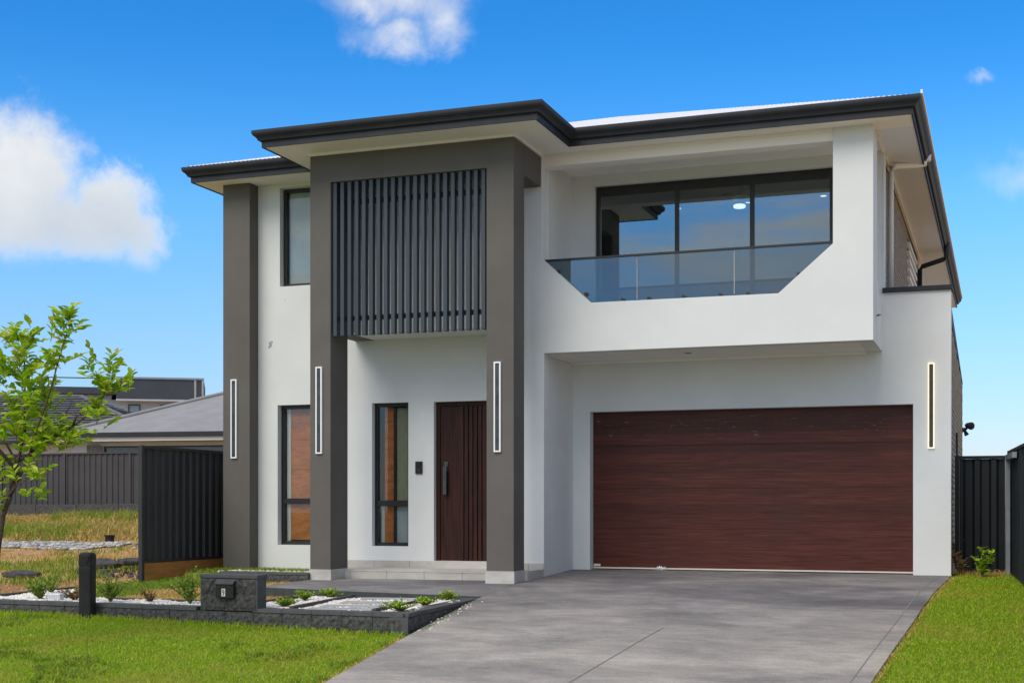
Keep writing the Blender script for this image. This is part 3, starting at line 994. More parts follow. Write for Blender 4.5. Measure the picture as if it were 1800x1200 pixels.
brick_wall(-1.66, 20.52, 29.4, z_up, 'brickwork')
hp(wall_holes(20.502, 29.4, 2.6, 5.17, [(25.9, 28.4, 3.45, 5.0)], -1.9, -1.664, 'x'), 'wall', M['mortar'])
hp(B(-1.638, -1.612, 20.26, 20.515, 3.16, 5.15), 'wall', M['white'])
sw = hp(wall_holes(25.9, 28.4, 3.45, 5.0, [(25.96, 28.34, 3.51, 4.94)], -1.74, -1.68, 'x'), 'window', M['black'])
hp(B(-1.715, -1.705, 25.96, 28.34, 3.51, 4.94), 'pane', M['glass'], sw)
for k in range(9):
    hp(B(-1.665, -1.61, 26.0, 28.3, 3.55 + k * 0.16, 3.60 + k * 0.16), 'reflection_bar', M['trim'], sw)  # white bars put in for the light reflections in the dark window
hp(B(-3.0, -1.92, 29.15, 29.4, 2.6, 5.17), 'wall', M['white'])
hp(B(-3.2, -3.0, 29.402, 36.4, -1.2, 5.17), 'wall', M['white'])
# remaining closed body
hp(B(-11.69, -11.45, 19.335, 36.4, -1.25, 5.17), 'wall', M['brick'])
hp(B(-11.69, -3.2, 36.402, 36.6, -1.25, 5.17), 'wall', M['brick'])
hp(B(-3.0, -0.74, 27.2, 27.4, -1.25, 2.33), 'wall', M['brick'])

# soffits, fascia, gutter, roof
hp(MB().box(-12.155, -1.13, 18.50, 19.103, ZS, 5.20).box(-12.155, -6.37, 19.103, 20.5, ZS, 5.20).box(-12.155, -11.4, 20.5, 37, ZS, 5.20)
   .box(-10.0, -5.855, 17.03, 18.50, ZS, 5.20), 'soffit', M['soffit'])
hp(MB().box(XR0 - 0.001, -1.13, 19.103, 29.41, ZS, 5.20).box(-3.3, -1.13, 29.41, 37, ZS, 5.20), 'soffit', M['soffit_right'])
for q_ in ((XR0, XR0 + 0.03, 19.40, 20.25, 5.11), (-1.645, -1.60, 20.52, 29.4, 5.10), (-9.57, -6.38, 17.585, 17.618, 5.12), (-6.381, -6.35, 17.62, 18.79, 5.12)):
    hp(B(*q_, ZS - 0.001), 'cornice', M['trim'])

path = [(-12.155, 37.0), (-12.155, 18.5), (-10.0, 18.5), (-10.0, 17.03), (-5.855, 17.03), (-5.855, 18.48), (-1.13, 18.48), (-1.13, 37.0)]


def miter(path):
    out = []
    for k, p in enumerate(path):
        p = Vector((*p, 0))
        ns = []
        for a, b_ in ((k - 1, k), (k, k + 1)):
            if 0 <= a and b_ < len(path):
                d = Vector((path[b_][0] - path[a][0], path[b_][1] - path[a][1], 0)).normalized()
                ns.append(Vector((d.y, -d.x, 0)))
        # outward side: the path runs down the left flank, so outward is to the right of travel
        if len(ns) == 1:
            m_ = ns[0]
        else:
            m_ = (ns[0] + ns[1])
            m_ = m_ / max(0.3, m_.dot(ns[0]))
        out.append((p, -m_ if False else m_))
    return out


MP = miter(path)
# outward must point away from the house centre: check on the first point
if (MP[0][1]).x > 0:
    MP = [(p, -m_) for p, m_ in MP]


def sweep(profile, closed=False):
    mb = MB()
    k = len(profile)
    for (p, m_) in MP:
        for (o_, z) in profile:
            mb.v.append((p.x + m_.x * o_, p.y + m_.y * o_, z))
    for j in range(len(MP) - 1):
        for i in range(k if closed else k - 1):
            l = (i + 1) % k
            mb.f.append((j * k + i, j * k + l, (j + 1) * k + l, (j + 1) * k + i))
    if closed:
        mb.f.append(tuple(range(k)))
        mb.f.append(tuple((len(MP) - 1) * k + i for i in range(k)))
    return mb


hp(sweep([(0.001, 5.143), (0.022, 5.143), (0.022, 5.40), (0.001, 5.40)], True), 'fascia', M['gutter'])
hp(sweep([(0.023, 5.238), (0.05, 5.233), (0.062, 5.24), (0.070, 5.26), (0.088, 5.285), (0.112, 5.303), (0.126, 5.325), (0.130, 5.345), (0.130, 5.372), (0.122, 5.378),
          (0.114, 5.372), (0.112, 5.335), (0.09, 5.30), (0.05, 5.26), (0.023, 5.255)], True), 'gutter', M['gutter'])
# roof planes: the front plane is a corrugated sheet
E0 = (-12.20, 18.40, -1.05, 37.05)
ZE, PIT = 5.385, math.tan(R(17.45))
hw = (E0[2] - E0[0]) / 2
rt = MB()
xsn = np.arange(E0[0], E0[2] + 0.001, 0.019)
top = []
for x in xsn:
    run = min(x - E0[0], E0[2] - x, hw)
    wv = 0.009 * math.sin(2 * math.pi * x / 0.076)
    i = len(rt.v)
    rt.v += [(x, E0[1] - 0.03, ZE - 0.009 + wv), (x, E0[1] + max(run, 0.001), ZE + PIT * run + wv)]
for k in range(len(xsn) - 1):
    rt.f.append((2 * k, 2 * k + 2, 2 * k + 3, 2 * k + 1))
hp(rt, 'roof', M['roof'])
mb = MB()
zr = ZE + PIT * hw
xm = E0[0] + hw
mb.face([(E0[0], E0[1], ZE), (xm, E0[1] + hw, zr), (xm, E0[3] - hw, zr), (E0[0], E0[3], ZE)])
mb.face([(E0[2], E0[1], ZE), (E0[2], E0[3], ZE), (xm, E0[3] - hw, zr), (xm, E0[1] + hw, zr)])
mb.face([(E0[0], E0[3], ZE), (xm, E0[3] - hw, zr), (E0[2], E0[3], ZE)])
# portico hip
xa, xb, yf = -10.05, -5.80, 16.98
hw2 = (xb - xa) / 2
zt = ZE + hw2 * PIT * 0.8
mb.face([(xa, yf, ZE), (xb, yf, ZE), (xa + hw2, yf + hw2, zt)])
mb.face([(xa, yf, ZE), (xa + hw2, yf + hw2, zt), (xa + hw2, 21.5, zt), (xa, 21.5, ZE)])
mb.face([(xb, yf, ZE), (xb, 21.5, ZE), (xa + hw2, 21.5, zt), (xa + hw2, yf + hw2, zt)])
hp(mb, 'roof', M['roof'])
# white strip put in for the sky-lit gutter lip on the right
hp(MB().box(-1.004, -0.978, 18.36, 37.0, 5.374, 5.425), 'lip_highlight', M['trim'])

# downpipes
mb = MB()
mb.tube([(-1.575, 20.93, 3.15), (-1.575, 20.93, 5.00), (-1.56, 20.95, 5.06), (-1.50, 21.0, 5.09), (-1.20, 21.25, 5.14), (-1.10, 21.33, 5.17), (-1.06, 21.36, 5.22), (-1.055, 21.36, 5.33)], 0.045, 14)
hp(mb, 'downpipe', M['trim'], smooth=True)
mb = MB()
mb.tube([(-1.58, 28.6, 2.9), (-1.58, 28.6, 4.78), (-1.53, 28.6, 4.85), (-1.12, 28.6, 4.97), (-1.06, 28.6, 5.02), (-1.055, 28.6, 5.33)], 0.05, 12)
hp(mb, 'downpipe', M['gutter'], smooth=True)
# marks on the render
mb = MB()
for (x, z, r) in ((-11.09, 2.60, 0.03), (-11.06, 2.63, 0.018), (-11.11, 2.55, 0.02), (-11.07, 2.56, 0.012), (-10.82, 3.30, 0.012)):
    k = 9
    mb.face([(x + r * math.cos(6.283 * j / k) * random.uniform(0.5, 1.1), YW - 0.002, z + 1.5 * r * math.sin(6.283 * j / k) * random.uniform(0.5, 1.1)) for j in range(k)])
hp(mb, 'scuff_mark', M['scuff'])
hp(MB().tube([(-1.638, 19.3, 2.63), (-1.60, 19.28, 2.64), (-1.585, 19.24, 2.63)], 0.012, 8).tube([(-1.61, 19.25, 2.615), (-1.61, 19.36, 2.65)], 0.008, 6), 'conduit_stub', M['galv'])
hp(MB().lathe([(0.05, 2.2435), (0.05, 2.236), (0.03, 2.234)], -4.35, 19.55, 16), 'downlight_rim', M['galv'])
hp(MB().box(-0.735, -0.69, 23.4, 23.48, -1.2, 1.2), 'downpipe', M['gutter'])

# ------------------------------------------------------------------ fittings on the house
def make_light(label, x0, x1, z0, z1, y, lamp):
    x0, x1 = x0 + 0.006, x1 - 0.006
    wd, ht = x1 - x0, z1 - z0
    t_ = thing('wall_light', label, 'wall light', (x0, y, z0), 0, 'tall strip lights on the front of the house')
    fw = wd * 0.20
    mb = MB()
    mb.box(0, fw, -0.030, -0.001, 0, ht).box(wd - fw, wd, -0.030, -0.001, 0, ht).box(fw, wd - fw, -0.030, -0.001, 0, fw).box(fw, wd - fw, -0.030, -0.001, ht - fw, ht)
    mb.build('diffuser', lamp, t_, bevel=0.003)
    B(fw + 0.001, wd - fw - 0.001, -0.022, -0.002, fw + 0.001, ht - fw - 0.001).build('cover', M['chrome'] if lamp is M['lamp_cool'] else M['fan'], t_)
    return t_


make_light('white rimmed strip light on the leftmost charcoal pillar', -11.655, -11.535, 0.755, 2.022, 18.83, M['lamp_cool'])
make_light('white rimmed strip light on the middle charcoal pillar left of the porch', -9.472, -9.358, 0.757, 2.03, YP, M['lamp_cool'])
make_light('white rimmed strip light on the charcoal pillar right of the front door', -6.678, -6.564, 0.745, 2.003, YP, M['lamp_cool'])
make_light('warm glowing strip light on the white wall right of the garage door', -1.012, -0.908, 0.816, 2.044, YG, M['lamp_warm'])

ic = thing('intercom', 'small black intercom panel between the porch window and front door', 'intercom', (-8.527, YW, 0.49))
B(0, 0.115, -0.03, -0.001, 0, 0.19).build('housing', M['plastic_black'], ic, bevel=0.006)
MB().tube([(0.057, -0.038, 0.145), (0.057, -0.031, 0.145)], 0.022, 14).build('lens', M['black'], ic)
B(0.04, 0.075, -0.035, -0.031, 0.04, 0.07).build('button', M['chrome'], ic)

fl = thing('floodlight', 'black twin head security light high on the brick flank wall', 'security light', (-0.72, 27.3, 1.45))
MB().tube([(0, 0, 0), (0.07, 0, 0)], 0.045, 12).build('base', M['plastic_black'], fl)
for s in (-1, 1):
    MB().tube([(0.06, 0, 0.0), (0.10, s * 0.06, 0.05)], 0.014, 8).build('arm', M['plastic_black'], fl)
    MB().tube([(0.07, s * 0.10, 0.09), (0.16, s * 0.02 - 0.06, 0.07)], [0.04, 0.075], 12).build('lamp_head', M['plastic_black'], fl)
MB().tube([(0.05, 0, -0.04), (0.08, -0.01, -0.10)], [0.03, 0.045], 10).build('sensor', M['plastic_black'], fl)

fan = thing('ceiling_fan', 'dark ceiling fan with a lit round lamp behind the balcony glass', 'ceiling fan', (-4.03, 21.94, 5.163))
MB().lathe([(0.07, -0.001), (0.07, -0.05), (0.05, -0.06)]).build('canopy', M['fan'], fan)
MB().tube([(0, 0, -0.05), (0, 0, -0.17)], 0.016, 8).build('downrod', M['fan'], fan)
MB().lathe([(0.03, -0.155), (0.09, -0.175), (0.10, -0.23), (0.08, -0.26)]).build('motor', M['fan'], fan)
MB().lathe([(0.085, -0.262), (0.10, -0.27), (0.10, -0.305), (0.08, -0.315)]).build('lamp', M['lamp_down'], fan)
for k in range(3):
    a = 2.094 * k + 0.35
    o = MB().hexa([(0.09, -0.04, -0.22), (0.66, -0.065, -0.225), (0.66, 0.065, -0.215), (0.09, 0.04, -0.21), (0.09, -0.04, -0.213), (0.66, -0.065, -0.218), (0.66, 0.065, -0.208), (0.09, 0.04, -0.203)]).build('blade', M['fan'], fan)
    o.rotation_euler = (0, 0, a)
for (x, y, lb) in ((-5.29, 22.99, 'small lit downlight in the ceiling behind the balcony glass, left of the fan'), (-4.06, 22.92, 'small lit downlight in the ceiling behind the balcony glass, right beside the fan'), (-2.80, 22.88, 'small lit downlight in the ceiling at the right end of the balcony glass')):
    t_ = thing('downlight', lb, 'downlight', (x, y, 5.163), 0, 'downlights inside the balcony room')
    MB().lathe([(0.065, -0.001), (0.065, -0.010), (0.055, -0.012)], n=16).build('rim', M['trim'], t_)
    MB().lathe([(0.05, -0.013), (0.045, -0.018)], n=16).build('lamp', M['lamp_down'], t_)

rag = MB()
for k in range(5):
    rag.tube([(-5.03 + 0.03 * k, 20.33 + random.uniform(-.02, .02), -1.0), (-5.0 + 0.028 * k, 20.33, -0.955 + random.uniform(-.01, .012)), (-4.97 + 0.028 * k, 20.34, -1.0)], [0.012, 0.022, 0.012], 6)
tag(rag.build('rag', M['clear_plastic'], smooth=True), 'crumpled pale plastic scrap lying against the bottom of the garage door', 'litter')

# ------------------------------------------------------------------ fences
def rib_sheet(length, height, pitch, depth, ribs):
    """corrugated steel sheet along +x, in local coordinates, thin but solid profile"""
    mb = MB()
    pr = []
    k = 0
    x = 0.0
    while x < length - 1e-6:
        for (fx, d) in ((0.0, 0), (0.22, 0), (0.36, depth), (0.78, depth), (0.92, 0)):
            xx = x + fx * pitch
            if xx <= length:
                pr.append((xx, d))
        x += pitch
    pr.append((length, 0))
    n = len(pr)
    for z in (0, height):
        for (xx, d) in pr:
            mb.v.append((xx, d, z))
        for (xx, d) in pr:
            mb.v.append((xx, d + 0.004, z))
    for i in range(n - 1):
        a, b_, c, d = i, i + 1, 2 * n + i + 1, 2 * n + i
        mb.f.append((a, b_, c, d))
        mb.f.append((n + i + 1, n + i, 3 * n + i, 3 * n + i + 1))
        mb.f.append((2 * n + i, 2 * n + i + 1, 3 * n + i + 1, 3 * n + i))
        mb.f.append((i, n + i, n + i + 1, i + 1))
    return mb


def fence(name, label, p0, p1, z0, z1, material, bays, pitch, depth, plinth=None, post_w=0.065, sheet_y=0.0, cap_h=0.04, post_m=None, group=None):
    d = Vector((p1[0] - p0[0], p1[1] - p0[1], 0))
    L = d.length
    t_ = thing(name, label, 'fence', (p0[0], p0[1], z0), math.atan2(d.y, d.x), group)
    bl = L / bays
    H = z1 - z0
    zb = plinth[0] if plinth else 0.02
    post0 = B(-post_w / 2, post_w / 2, -post_w / 2, post_w / 2, -0.25, H + 0.005).mesh('post', post_m or material)
    sheet0 = rib_sheet(bl - post_w - 0.004, H - zb - cap_h * 2 - 0.002, pitch, depth, 0).mesh('sheet', material)
    rail0 = B(post_w / 2 + 0.001, bl - post_w / 2 - 0.001, -0.028, 0.028 + depth, 0, cap_h).mesh('rail', material)
    for k in range(bays + 1):
        o = bpy.data.objects.new('post', post0)
        C.objects.link(o)
        o.parent = t_
        o.location = (k * bl, 0, 0)
        if k == bays:
            break
        o = bpy.data.objects.new('sheet', sheet0)
        C.objects.link(o)
        o.parent = t_
        o.location = (k * bl + post_w / 2 + 0.002, sheet_y, zb + cap_h)
        for zz in (zb, H - cap_h):
            o = bpy.data.objects.new('rail', rail0)
            C.objects.link(o)
            o.parent = t_
            o.location = (k * bl, 0, zz)
        if plinth:
            o = B(post_w / 2 + 0.001, bl - post_w / 2 - 0.001, -0.03, 0.03, -0.3, zb - 0.002).build('plinth', plinth[1], t_)
            o.location = (k * bl, 0, 0)
    return t_


fence('side_fence', 'black ribbed steel fence with a rust brown base board beside the house', (-12.24, 17.25), (-12.24, 22.05), -1.04, 0.905, M['steel_fence'], 2, 0.19, 0.035, plinth=(0.165, M['sleeper']))
fence('back_fence', 'long grey ribbed steel fence behind the weedy vacant lot', (-45.0, 33.35), (-12.4, 33.35), -0.03, 1.57, M['grey_fence'], 14, 0.20, 0.03)
fence('return_fence', 'short blue black steel fence closing the side passage right of the house', (-0.655, 21.85), (0.075, 21.85), -1.03, 0.76, M['blue_fence'], 1, 0.24, 0.03, cap_h=0.045)
fence('boundary_fence', 'blue black steel boundary fence with a grey end post at the right edge', (0.095, 21.75), (1.05, 8.2), -1.06, 0.82, M['blue_fence'], 6, 0.22, 0.03, post_w=0.05)
gp = thing('fence_post', 'pale grey steel corner post where the two blue black fences meet', 'fence post', (0.075, 21.3, -1.05))
B(-0.03, 0.03, -0.03, 0.03, 0, 1.72).build('shaft', M['galv'], gp)
MB().hexa([(-0.03, -1.2, 1.72), (0.03, -1.2, 1.72), (0.03, 0.0, 1.72), (-0.03, 0.0, 1.72), (-0.03, -1.2, 1.80), (0.03, -1.2, 1.80), (0.03, 0.0, 1.80), (-0.03, 0.0, 1.80)]).build('rail', M['galv'], gp)
gp.rotation_euler = (0, 0, math.atan2(0.95, 13.5))

# retaining strip under the back fence
rw = thing('retaining_wall', 'low dark stone retaining wall under the grey back fence', 'retaining wall', (-45, 33.1, -0.35))
me = None
for k in range(22):
    if me is None:
        o = MB().box(0.004, 1.47, 0, 0.2, 0, 0.39).build('retaining_block', M['block'], rw, bevel=0.01)
        me = o.data
    else:
        o = o.copy()
        C.objects.link(o)
        o.parent = rw
    o.location = (k * 1.48, random.uniform(-0.01, 0.01), random.uniform(-0.01, 0.01))

# ------------------------------------------------------------------ garden walls
def split_block(lx, ly, lz, seed):
    """a block whose -y face is split rough"""
    rnd = random.Random(seed)
    mb = MB()
    nx_, nz_ = 7, 4
    for k in range(nz_ + 1):
        for i in range(nx_ + 1):
            e = 0 if i in (0, nx_) or k in (0, nz_) else 1
            mb.v.append((lx * i / nx_, -rnd.uniform(0.004, 0.022) * e, lz * k / nz_))
    for k in range(nz_):
        for i in range(nx_):
            a = k * (nx_ + 1) + i
            mb.f.append((a, a + 1, a + nx_ + 2, a + nx_ + 1))
    c = [0, nx_, (nz_ + 1) * (nx_ + 1) - 1, nz_ * (nx_ + 1)]
    s = len(mb.v)
    mb.v += [(0, ly, 0), (lx, ly, 0), (lx, ly, lz), (0, ly, lz)]
    mb.f.append((s + 1, s, s + 3, s + 2))
    mb.f.append(tuple(range(0, nx_ + 1))[::-1] + (s, s + 1))
    mb.f.append(tuple(nz_ * (nx_ + 1) + i for i in range(nx_ + 1)) + (s + 2, s + 3))
    mb.f.append(tuple(k * (nx_ + 1) for k in range(nz_ + 1)) + (s + 3, s))
    mb.f.append(tuple(k * (nx_ + 1) + nx_ for k in reversed(range(nz_ + 1))) + (s + 1, s + 2))
    return mb.mesh('block', M['block'])


BLK = [split_block(0.384, 0.19, 0.187, k) for k in range(4)]
BLKH = [split_block(0.190, 0.19, 0.187, 10 + k) for k in range(2)]
CAPM = B(0.003, 0.387, -0.012, 0.205, 0, 0.042).mesh('cap_stone', M['cap'])


def put(me, name, parent, loc, rz=0):
    o = bpy.data.objects.new(name, me)
    C.objects.link(o)
    o.parent = parent
    o.location = loc
    o.rotation_euler = (0, 0, rz)
    return o


TOP = -1.2
gw = thing('garden_wall', 'low dark split block garden wall with grey capping along the front lawn', 'garden wall', (-12.1, 13.86, TOP - 0.42))
NB_ = 15
ang = math.atan2(13.67 - 13.86, 5.9)
gw.rotation_euler = (0, 0, ang)
for k in range(NB_):
    for c in range(2):
        off = 0.195 if c == 0 else 0
        if off + k * 0.39 < 5.85:
            put(random.choice(BLK), 'block', gw, (off + k * 0.39 + 0.003, 0, c * 0.19))
    x = k * 0.39
    if not (3.16 < x + 0.19 < 3.95):
        put(CAPM, 'cap_stone', gw, (x, 0, 0.379))
gw2 = thing('garden_wall', 'low dark split block garden wall tapering into the driveway edge', 'garden wall', (-6.215, 13.67, TOP - 0.42), math.atan2(2.69, -0.17))
for k in range(7):
    for c in range(2):
        put(random.choice(BLK), 'block', gw2, (k * 0.385 + 0.02, 0, c * 0.19))
    put(CAPM, 'cap_stone', gw2, (k * 0.385 + 0.02 if k else 0.02, 0, 0.379))
# smooth corner
B(-0.0, 0.018, -0.014, 0.19, 0.0, 0.378).build('corner_block', M['cap'], gw2)

pier = thing('letterbox_pier', 'dark split block letterbox pier with grey cap standing in the garden wall', 'pier', (-8.925, 13.745, TOP - 0.03), ang)
for c in range(2):
    if c:
        put(BLKH[0], 'block', pier, (0.002, -0.002, 0.19 * c))
        put(BLK[1], 'block', pier, (0.194, -0.002, 0.19 * c))
        put(BLKH[1], 'block', pier, (0.582, -0.002, 0.19 * c))
    else:
        put(BLK[2], 'block', pier, (0.002, -0.002, 0))
        put(BLK[3], 'block', pier, (0.390, -0.002, 0))
B(0.774, 0.786, -0.004, 0.19, 0, 0.378).build('side_face', M['cap'], pier)
B(-0.008, 0.793, -0.014, 0.21, 0.379, 0.421).build('cap_stone', M['cap'], pier, bevel=0.004)

lbx = thing('letterbox', 'black letterbox with a sloping lid and the number 9 on the pier', 'letterbox', (-8.672, 13.700, -1.082), ang)
MB().prism([(0.0, 0.0), (0.0, 0.165), (0.035, 0.212), (0.035, 0.0)], 0, 0.245, 'x').build('box', M['plastic_black'], lbx, bevel=0.004)
for o in lbx.children:
    o.location = (0, -0.03, 0)
MB().hexa([(-0.006, -0.050, 0.160), (0.251, -0.050, 0.160), (0.251, 0.004, 0.210), (-0.006, 0.004, 0.210), (-0.006, -0.050, 0.172), (0.251, -0.050, 0.172), (0.251, 0.004, 0.222), (-0.006, 0.004, 0.222)]).build('lid', M['edging'], lbx, bevel=0.003)
B(0.02, 0.225, -0.034, -0.0305, 0.128, 0.152).build('slot', M['digit'], lbx)
pl = B(0.086, 0.136, -0.034, -0.0305, 0.022, 0.112).build('number_plate', M['ivory'], lbx)
cu = bpy.data.curves.new('digit', 'FONT')
cu.body = '9'
cu.size = 0.105
cu.align_x = 'CENTER'
cu.extrude = 0.0008
cu.space_character = 0.8
to = bpy.data.objects.new('digit', cu)
C.objects.link(to)
dg = bpy.context.evaluated_depsgraph_get()
me = bpy.data.meshes.new_from_object(to.evaluated_get(dg))
bpy.data.objects.remove(to)
me.materials.clear()
me.materials.append(M['digit'])
o = bpy.data.objects.new('digit', me)
C.objects.link(o)
o.parent = pl
o.location = (0.111, -0.0355, 0.030)
o.rotation_euler = (R(90), 0, 0)
o.scale = (0.62, 1, 1)

# low bed at the foot of the left wall
lw = thing('planter_wall', 'low dark block edging of the narrow bed under the left front window', 'planter wall', (-11.0, 17.60, -1.19), math.atan2(-0.04, 1.4))
for k in range(4):
    put(BLK[k % 4], 'block', lw, (k * 0.385 - 0.1, 0, -0.02))
B(-0.1, 1.44, -0.01, 0.2, 0.169, 0.2).build('cap_stone', M['cap'], lw)


# bollard
bo = thing('service_bollard', 'black plastic service bollard in the grass before the garden wall', 'bollard', (-10.50, 13.70, -1.36), R(12))


def round_square(prof, n=32, e=0.32):
    """lathe with a rounded-square plan"""
    mb = MB()
    for (r, z) in prof:
        for j in range(n):
            a = 6.28318 * j / n
            c, s_ = math.cos(a), math.sin(a)
            mb.v.append((r * math.copysign(abs(c) ** e, c), r * math.copysign(abs(s_) ** e, s_), z))
    for k in range(len(prof) - 1):
        for j in range(n):
            l = (j + 1) % n
            mb.f.append((k * n + j, k * n + l, (k + 1) * n + l, (k + 1) * n + j))
    mb.f.append(tuple(range(n))[::-1])
    mb.f.append(tuple((len(prof) - 1) * n + j for j in range(n)))
    return mb


round_square([(0.083, -0.1), (0.083, 0.615), (0.079, 0.622)]).build('shaft', M['plastic_black'], bo)
round_square([(0.079, 0.624), (0.085, 0.630), (0.085, 0.745), (0.081, 0.768), (0.068, 0.782), (0.04, 0.789), (0.002, 0.79)]).build('cap', M['plastic_black'], bo)
MB().tube([(0.05, -0.086, 0.75), (0.055, -0.088, 0.70), (0.03, -0.088, 0.655)], 0.005, 6).build('handle_rib', M['plastic_black'], bo)

# edging strips, beds
def edging(p0, p1, z0, z1, wd, label):
    d = Vector((p1[0] - p0[0], p1[1] - p0[1], 0))
    o = B(0, d.length, -wd / 2, wd / 2, 0, z1 - z0).build('garden_edging', M['edging'], None, bevel=0.004, loc=(p0[0], p0[1], z0))
    o.rotation_euler = (0, 0, math.atan2(d.y, d.x))
    return tag(o, label, 'garden edging', 'dark edging strips of the gravel beds')


edging((-7.81, 13.93), (-8.07, 16.05), -1.33, -1.175, 0.05, 'dark edging strip left of the grey stepping stones')
edging((-6.74, 13.92), (-6.90, 16.12), -1.33, -1.175, 0.05, 'dark edging strip right of the grey stepping stones')
edging((-8.53, 14.0), (-8.74, 16.0), -1.33, -1.175, 0.04, 'dark edging between dry grass and gravel right of the pier')
edging((-12.0, 14.70), (-8.95, 14.60), -1.35, -1.19, 0.04, 'dark edging behind the white gravel strip left of the pier')
edging((-12.56, 14.2), (-12.72, 16.3), -1.35, -1.18, 0.05, 'short dark edging at the far left of the gravel bed')

tag(MB().prism([(-8.68, 13.88), (-6.40, 13.86), (-6.53, 16.02), (-8.68, 16.02)], -1.34, -1.236, 'z').build('gravel_base', M['bed_soil']), kind='structure')
tag(MB().prism([(-12.72, 14.0), (-8.93, 13.90), (-8.93, 14.58), (-12.0, 14.68), (-12.1, 15.4), (-12.55, 16.3), (-12.7, 16.3)], -1.36, -1.238, 'z').build('gravel_base', M['bed_soil']), kind='structure')


def inpoly(P_, poly):
    x, y = P_[:, 0], P_[:, 1]
    r = np.zeros(len(P_), bool)
    n_ = len(poly)
    for i in range(n_):
        x0_, y0_ = poly[i]
        x1_, y1_ = poly[(i + 1) % n_]
        c = ((y0_ > y) != (y1_ > y)) & (x < (x1_ - x0_) * (y - y0_) / (y1_ - y0_ + 1e-12) + x0_)
        r ^= c
    return r


def scatter(poly, density):
    p = np.array(poly)
    a, b_ = p.min(0), p.max(0)
    n_ = int(density * (b_[0] - a[0]) * (b_[1] - a[1]))
    q = RNG.uniform(a, b_, (n_, 2))
    return q[inpoly(q, poly)]


def rocks(name, pts, zf, r0, r1, material, flat=0.7):
    ico = bmesh.new()
    bmesh.ops.create_icosphere(ico, subdivisions=1, radius=1)
    bv = np.array([v.co[:] for v in ico.verts])
    bf = np.array([[v.index for v in f.verts] for f in ico.faces])
    ico.free()
    n_ = len(pts)
    r = RNG.uniform(r0, r1, n_)
    a = RNG.uniform(0, 6.283, n_)
    sc = np.stack([r * RNG.uniform(0.8, 1.3, n_), r * RNG.uniform(0.7, 1.1, n_), r * flat * RNG.uniform(0.7, 1.1, n_)], 1)
    v = bv[None] * sc[:, None] * (1 + RNG.uniform(-0.14, 0.14, (n_, len(bv), 1)))
    ca, sa = np.cos(a)[:, None], np.sin(a)[:, None]
    x = v[..., 0] * ca - v[..., 1] * sa + pts[:, 0:1]
    y = v[..., 0] * sa + v[..., 1] * ca + pts[:, 1:2]
    z = v[..., 2] + np.array([zf(*p) for p in pts])[:, None] + (sc[:, 2] * 0.4)[:, None]
    V = np.stack([x, y, z], -1).reshape(-1, 3)
    F = (bf[None] + (np.arange(n_) * len(bv))[:, None, None]).reshape(-1)
    return np_mesh(name, V, F, 3, material, smooth=True)


def not_stone(q):
    k = np.ones(len(q), bool)
    for (x, y) in STONES:
        k &= ~((abs(q[:, 0] - x) < 0.41) & (abs(q[:, 1] - y - 0.16 * (q[:, 0] - x)) < 0.16))
    return q[k]


STONES = [(-7.38, 15.80), (-7.32, 15.12), (-7.26, 14.50), (-7.22, 14.05)]
for i, (x, y) in enumerate(STONES):
    lb = ('pale grey stepping stone in white gravel, nearest the porch path', 'pale grey stepping stone in white gravel, second from the porch path', 'pale grey stepping stone in white gravel, third from the porch path', 'pale grey stepping stone in white gravel, just behind the front garden wall')[i]
    o = B(-0.40, 0.40, -0.13, 0.13, 0, 0.042).build('stepping_stone', M['paver'], None, bevel=0.006, loc=(x, y, -1.235))
    o.rotation_euler = (0, 0, 0.16)
    tag(o, lb, 'stepping stone', 'stepping stones in the white gravel bed')

q = not_stone(np.concatenate([scatter([(-8.52, 13.92), (-6.28, 13.85), (-6.45, 16.0), (-8.72, 15.98)], 1150)]))
tag(rocks('white_pebbles', q, lambda x, y: -1.226 + 0.006 * math.sin(x * 7 + y * 5), 0.016, 0.030, M['pebble']), kind='stuff')
q = scatter([(-12.68, 14.02), (-8.97, 13.93), (-8.97, 14.58), (-12.0, 14.66), (-12.1, 15.4), (-12.58, 16.25), (-12.68, 16.25)], 1050)
tag(rocks('white_pebbles', q, lambda x, y: -1.220 + 0.010 * math.sin(x * 7 + y * 5), 0.016, 0.030, M['pebble']), kind='stuff')
q = scatter([(-11.3, 17.8), (-9.7, 17.8), (-9.7, 18.3), (-11.3, 18.3)], 500)
tag(rocks('white_pebbles', q, lambda x, y: -1.02, 0.018, 0.034, M['pebble']), kind='stuff')


q = scatter([(-6.20, 13.7), (-6.0, 13.6), (-6.2, 16.2), (-6.36, 16.2)], 90)
tag(rocks('spilt_pebbles', q, lambda x, y: GZ(x, y), 0.008, 0.018, M['pebble']), kind='stuff')
